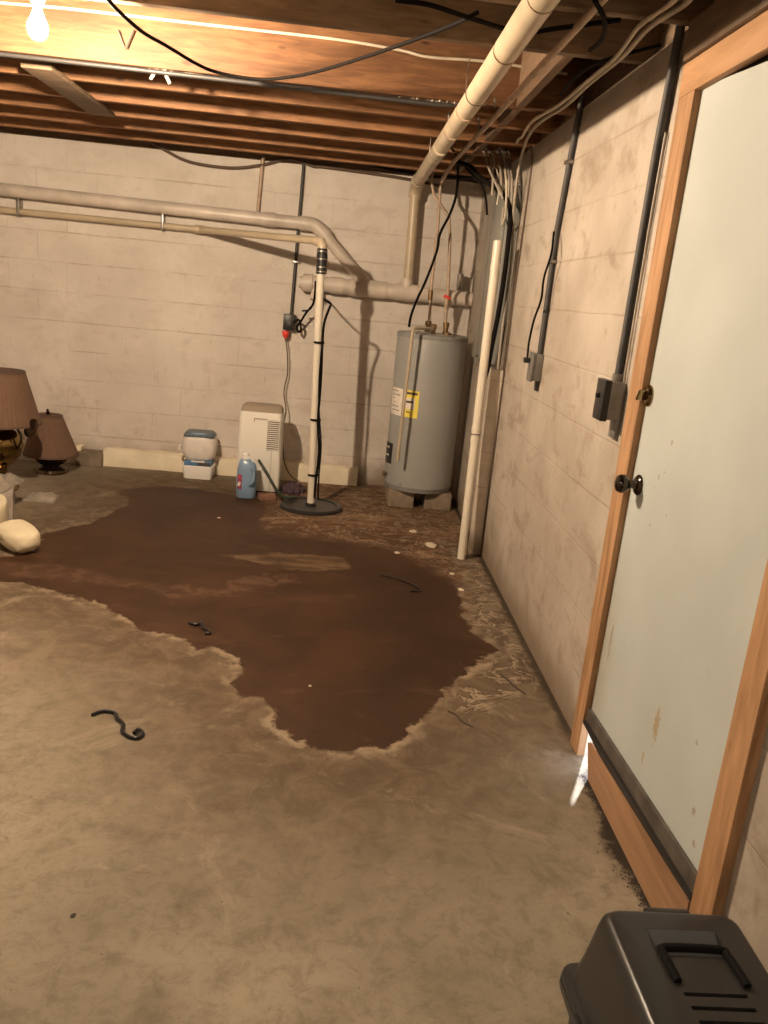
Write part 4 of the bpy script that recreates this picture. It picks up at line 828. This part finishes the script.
# ------------------------------------------------------------------ lamps at the left
def lamp(loc, label, h_base, prof, sh_r0, sh_r1, sh_z0, sh_z1, tilt=0, finial=True):
    x, y, z = loc
    t = thing('table_lamp', label, 'lamp', loc, 'old table lamps by the back wall')
    MB().lathe(prof, loc, 40).build('lamp_base', 'brass' if tilt == 0 else 'darkbrass', t)
    MB().cyl((x, y, z+prof[-1][1]-0.01), (x, y, z+sh_z1+0.01), 0.005, 10).build('stem', 'brass', t)
    R = Matrix.Rotation(tilt, 4, 'Y'); c0 = Vector((x, y, z+sh_z0))
    sh = MB(); ax = R.to_3x3() @ Vector((0, 0, 1)); H = sh_z1-sh_z0
    sh.lathe([(sh_r0, 0), (sh_r1, H), (sh_r1-0.004, H), (sh_r0-0.004, 0.0), (sh_r0, 0)], c0, 120, ax, rip=1, ripd=0.006)
    s_ = sh.build('lamp_shade', 'shade', t, angle=10)
    MB().lathe([(sh_r1+0.003, H-0.012), (sh_r1+0.003, H+0.004), (sh_r1-0.006, H+0.004)], c0, 60, ax).build('shade_trim', 'trimband', s_); MB().lathe([(sh_r0+0.004, -0.004), (sh_r0+0.003, 0.010), (sh_r0-0.006, 0.010)], c0, 60, ax).build('shade_trim', 'trimband', s_)
    top = c0+ax*(H)
    MB().lathe([(0.004, -0.02), (0.004, 0.004), (0.012, 0.010), (0.014, 0.022), (0.007, 0.032), (0.009, 0.040), (0.0, 0.046)], top, 14, ax).build('finial', 'darkbrass', t)
    sp_ = MB()
    for k in range(3):
        a = k*2*PI/3; sp_.tube([top+Vector((0, 0, -0.012)), top+Vector((math.cos(a)*(sh_r1-.003), math.sin(a)*(sh_r1-.003), -0.012-math.sin(tilt)*math.cos(a)*sh_r1))], 0.002, 6)
    sp_.build('spider', 'darkbrass', t)
    return t
t1 = lamp((-2.075, 5.20, 0), 'taller brass table lamp with brown shade at the left edge', 0.4,
     [(0.0, 0.0), (0.105, 0.0), (0.11, 0.012), (0.10, 0.03), (0.06, 0.045), (0.045, 0.07), (0.06, 0.085), (0.062, 0.10), (0.04, 0.115), (0.04, 0.14), (0.075, 0.17), (0.118, 0.22), (0.135, 0.28), (0.130, 0.33), (0.10, 0.375), (0.065, 0.39), (0.07, 0.40), (0.03, 0.415), (0.015, 0.46), (0.0, 0.47)],
     0.245, 0.155, 0.43, 0.745)
MB().tube([(-1.975, 5.17, 0.25), (-1.935, 5.15, 0.30), (-1.925, 5.15, 0.36), (-1.955, 5.16, 0.41)], 0.007, 8, 6).build('handle', 'darkbrass', t1)
hl = MB(); hl.lathe([(0.0, -0.006), (0.040, -0.005), (0.050, 0.0), (0.040, 0.005), (0.0, 0.006)], (-1.845, 5.1, 0.427), 28, (-0.62, -1, 0.25), sx=1.35, sy=1.0)
ho = hl.build('ornament', 'darkbrass', t1)
lamp((-1.945, 5.75, 0), 'shorter dark-based lamp with tilted brown shade by the concrete ledge', 0.2,
     [(0.0, 0.0), (0.105, 0.0), (0.115, 0.012), (0.11, 0.03), (0.07, 0.042), (0.06, 0.055), (0.095, 0.075), (0.11, 0.10), (0.09, 0.13), (0.04, 0.15), (0.02, 0.17), (0.0, 0.18)],
     0.180, 0.092, 0.130, 0.40, tilt=-0.07)
# box with cloths, cushions
wb = MB(); wb.prism([(-1.742, 4.52, 0), (-1.885, 4.93, 0), (-2.27, 4.93, 0), (-2.15, 4.50, 0)], (0, 0, 0.150)); tag(wb.build('storage_box', 'whitebox', flat=True), 'off-white box at the left edge in front of the lamps', 'box')
def cloth(c, sx, sy, h, seed, name, m, lab, cat):
    n = 26; mb = MB(); vs = []
    for iz in range(2):
        row = []
        for i in range(n+1):
            for j in range(n+1):
                u, v2 = i/n*2-1, j/n*2-1
                e = 1-max(abs(u), abs(v2))**3*0.9
                q = Vector((u*2.2+seed, v2*2.2, seed))
                zz = (0.35+0.65*abs(mnoise.noise(q)*1.6+mnoise.noise(q*2.7)*0.6))*h*e
                k = 1+0.13*mnoise.noise(Vector((u*1.5, v2*1.5, seed+9)))
                row.append(mb.bm.verts.new((c[0]+u*sx*k, c[1]+v2*sy*k, c[2]+(zz+0.006 if iz else 0.0))))
        vs.append(row)
    N = n+1
    for i in range(n):
        for j in range(n):
            a, b, c_, d = i*N+j, (i+1)*N+j, (i+1)*N+j+1, i*N+j+1
            mb.bm.faces.new((vs[1][a], vs[1][b], vs[1][c_], vs[1][d])); mb.bm.faces.new((vs[0][d], vs[0][c_], vs[0][b], vs[0][a]))
    for k in range(n):
        for (a, b) in ((k*N, (k+1)*N), ((k+1)*N+n, k*N+n), (k+1, k), (n*N+k, n*N+k+1)):
            mb.bm.faces.new((vs[0][a], vs[0][b], vs[1][b], vs[1][a]))
    return tag(mb.build(name, m, angle=60), lab, cat)
cloth((-1.975, 4.72, 0.151), 0.165, 0.16, 0.075, 3, 'folded_cloth', 'papers', 'crumpled pale cloth lying on the off-white box', 'cloth')
cloth((-1.765, 5.04, 0.0), 0.09, 0.08, 0.04, 8, 'grey_cloth', 'papers', 'grey crumpled cloth on the floor behind the off-white box', 'cloth')
def pillow(c, d, rot, seed, lab):
    mb = MB(); r = bmesh.ops.create_icosphere(mb.bm, subdivisions=4, radius=1.0)
    Rm = Euler(rot).to_matrix()
    for v_ in r['verts']:
        p = v_.co; q = Vector([math.copysign(abs(t)**0.75, t) for t in p]); q *= 1+0.06*mnoise.noise(p*2.5+Vector((seed, 0, 0)))
        v_.co = Vector(c)+Rm @ Vector((q.x*d[0], q.y*d[1], q.z*d[2]))
    return tag(mb.build('cream_cushion', 'cream', angle=60), lab, 'cushion')
pillow((-1.545, 4.075, 0.070), (0.125, 0.085, 0.062), (0.10, 0.12, -0.75), 1, 'cream oval cushion on the floor at the left edge of the stain')
pillow((-1.79, 4.26, 0.115), (0.115, 0.13, 0.112), (0.05, 0.1, 0.2), 5, 'plump cream cushion behind the oval one, cut off at the left edge')

# ------------------------------------------------------------------ floor litter
def strip(pts, r, m, name, lab, cat):
    return tag(MB().tube(pts, r, 6, 6).build(name, m, angle=80), lab, cat)
z = 0.006
strip([(-0.715, 2.472, 0.006), (-0.688, 2.502, 0.006), (-0.647, 2.493, 0.006), (-0.631, 2.459, 0.008), (-0.603, 2.425, 0.007), (-0.596, 2.384, 0.006), (-0.57, 2.357, 0.006), (-0.538, 2.348, 0.006), (-0.529, 2.376, 0.008), (-0.548, 2.392, 0.012), (-0.554, 2.366, 0.012)], 0.0065, 'blackplastic_strip', 'plastic_strip', 'curly black plastic strip on the dry concrete at the left', 'strip')
strip([(-0.546, 3.272, 0.006), (-0.515, 3.261, 0.006), (-0.496, 3.271, 0.01), (-0.481, 3.23, 0.006), (-0.461, 3.208, 0.008), (-0.445, 3.184, 0.006), (-0.465, 3.181, 0.006)], 0.007, 'blackplastic_strip', 'plastic_strip', 'short black strip knotted on the wet stain near its left edge', 'strip')
strip([(0.295, 4.066, 0.004), (0.357, 4.049, 0.004), (0.416, 3.997, 0.005), (0.481, 3.905, 0.006), (0.488, 3.866, 0.005), (0.436, 3.855, 0.005)], 0.0045, 'blackplastic_strip', 'plastic_strip', 'thin black strip lying on the wet stain toward the right', 'strip')
strip([(0.482, 2.654, 0.002), (0.508, 2.629, 0.002), (0.526, 2.582, 0.002), (0.557, 2.551, 0.002)], 0.0028, 'twig', 'twig', 'thin dark twig below the right tip of the stain', 'twig')
strip([(0.732, 2.985, 0.002), (0.754, 2.935, 0.002), (0.769, 2.886, 0.002), (0.799, 2.825, 0.002)], 0.0035, 'twig', 'twig', 'dark twig near the right wall beside the stain tip', 'twig')
def chip(p, s, m, lab):
    mb = MB(); r = bmesh.ops.create_icosphere(mb.bm, subdivisions=2, radius=1.0)
    for v_ in r['verts']:
        k = 1+0.5*mnoise.noise(v_.co*1.7+Vector((p[0], p[1], 0))*9); v_.co = Vector((p[0]+v_.co.x*s*k, p[1]+v_.co.y*s*1.3*k, 0.16*s+v_.co.z*s*0.18*k))
    tag(mb.build('debris_chip', m, angle=30), lab, 'debris', 'chips of debris on the floor')
chip((0.624, 4.665), 0.036, 'chip', 'largest pale plaster chip on the floor below the heater')
chip((0.41, 4.478), 0.016, 'chip', 'pale chip left of the largest plaster chip')
chip((0.538, 4.935), 0.024, 'chip', 'flat pale chip between the heater and the stain')
chip((0.705, 3.937), 0.016, 'chip', 'pale chip on the right rim of the stain')
chip((0.689, 4.179), 0.014, 'chip', 'small pale chip at the upper right rim of the stain')
chip((-0.661, 4.917), 0.011, 'pinkchip', 'tiny white and pink speck in the middle of the far stain')
chip((-0.016, 2.783), 0.006, 'chip', 'tiny pale speck in the near half of the stain')
chip((-0.502, 1.595), 0.006, 'dirt', 'tiny dark speck on the concrete at the lower left')

# ------------------------------------------------------------------ pet carrier
kx = 0.69; ky1 = 1.285; ky0 = 0.80
pc_ = thing('pet_carrier', 'dark taupe plastic pet carrier with black handle at the lower right corner', 'pet carrier', (kx, 1.04, 0))
def crr(hx, y0, y1, z, r): return rr(kx-hx, kx+hx, y0, y1, z, r, 5)
MB().loft([crr(.125, ky0+.03, ky1-.03, 0.0, .03), crr(.135, ky0+.02, ky1-.01, 0.01, .035), crr(.155, ky0, ky1+.02, 0.15, .035), crr(.171, ky0-.005, ky1+.042, 0.155, .035), crr(.171, ky0-.005, ky1+.042, 0.170, .035)]).build('lower_shell', 'carrier2', pc_)
ush = MB().loft([crr(.169, ky0-.003, ky1+.040, 0.171, .035), crr(.169, ky0-.003, ky1+.040, 0.182, .035), crr(.156, ky0+.002, ky1+.022, 0.186, .035), crr(.146, ky0+.01, ky1+.008, 0.25, .035), crr(.135, ky0+.02, ky1-.002, 0.325, .035), crr(.131, ky0+.03, ky1-.008, 0.345, .032), crr(.122, ky0+.04, ky1-.018, 0.357, .028), crr(.116, ky0+.05, ky1-.024, 0.3595, .026)]).build('upper_shell', 'carrier', pc_, angle=62)
top = 0.3595
cutter = MB()
cutter.prism([(0.628, 1.222, top-0.001), (0.628, 1.222, top+0.02), (0.628, 1.160, top+0.02), (0.628, 1.160, top-0.028), (0.628, 1.172, top-0.028)], (0.130, 0, 0))
for k in range(9):
    y = 1.082-k*0.027
    cutter.prism([(0.642+k*0.0015, y, top-0.009), (0.642+k*0.0015, y, top+0.02), (0.642+k*0.0015, y-0.008, top+0.02), (0.642+k*0.0015, y-0.008, top-0.0005)], (0.108, 0, 0))
cut_o = cutter.build('cutter', 'black', flat=True); bpy.context.view_layer.update()
md = ush.modifiers.new('b', 'BOOLEAN'); md.operation = 'DIFFERENCE'; md.object = cut_o; md.solver = 'EXACT'
dg = bpy.context.evaluated_depsgraph_get(); nm = bpy.data.meshes.new_from_object(ush.evaluated_get(dg))
ush.modifiers.clear(); ush.data = nm; bpy.data.objects.remove(cut_o)
MB().prism([(0.6285, 1.2215, top-0.0012), (0.6285, 1.173, top-0.0275), (0.6285, 1.173, top-0.0265), (0.6285, 1.2215, top-0.0002)], (0.129, 0, 0)).build('recess_wall', 'recess', pc_)
MB().tube([(0.640, 1.100, top+0.003), (0.637, 1.13, top+0.005), (0.637, 1.160, top+0.005), (0.646, 1.172, top+0.005), (0.742, 1.172, top+0.005), (0.751, 1.160, top+0.005), (0.754, 1.13, top+0.005), (0.757, 1.095, top+0.003)], 0.0075, 10, 3).build('handle', 'handle_black', pc_)
MB().b2((0.648, 1.262, 0.33), (0.738, 1.290, 0.352), 0.008).build('door_latch_housing', 'carrier', pc_)
for y in (1.18, 0.95):
    MB().b2((kx-.182, y-.02, 0.150), (kx-.166, y+.02, 0.190), 0.004).build('side_clip', 'carrier2', pc_)

# ------------------------------------------------------------------ camera, light, world
cam = bpy.data.cameras.new('camera'); co = bpy.data.objects.new('camera', cam); C.objects.link(co)
pitch, roll, yaw, fpx = 0.25804970616395656, 0.09555165839613028, 0.06986303800396713, 826.0
f = Vector((math.sin(yaw)*math.cos(pitch), math.cos(yaw)*math.cos(pitch), -math.sin(pitch)))
r0 = Vector((math.cos(yaw), -math.sin(yaw), 0)); u0 = r0.cross(f)
r_ = r0*math.cos(roll)+u0*math.sin(roll); u_ = u0*math.cos(roll)-r0*math.sin(roll)
mw = Matrix((r_, u_, -f)).transposed().to_4x4(); mw.translation = Vector((0, 0, 1.42)); co.matrix_world = mw
cam.sensor_fit = 'VERTICAL'; cam.sensor_height = 24.0; cam.lens = fpx/1024*24.0; cam.clip_start = 0.02
S.camera = co
wd = bpy.data.worlds.new('sky'); S.world = wd; wd.use_nodes = True
bgn = wd.node_tree.nodes['Background']; bgn.inputs[0].default_value = (0.80, 0.88, 1.0, 1); bgn.inputs[1].default_value = 6.0
sun = bpy.data.lights.new('sun', 'SUN'); sun.energy = 30.0; sun.color = (0.93, 0.95, 1.0); sun.angle = math.radians(3)
so = bpy.data.objects.new('sun', sun); C.objects.link(so); so.location = (3, 6, 2)
so.rotation_euler = Vector((-0.44, -1.0, -0.50)).to_track_quat('-Z', 'Y').to_euler()

vs = S.view_settings; S.display_settings.display_device = 'sRGB'
vs.view_transform = 'Standard'; vs.look = 'None'; vs.gamma = 1.0; vs.use_curve_mapping = False; vs.exposure = 0.0
S.cycles.use_denoising = True
S.cycles.max_bounces = 10; S.cycles.diffuse_bounces = 6
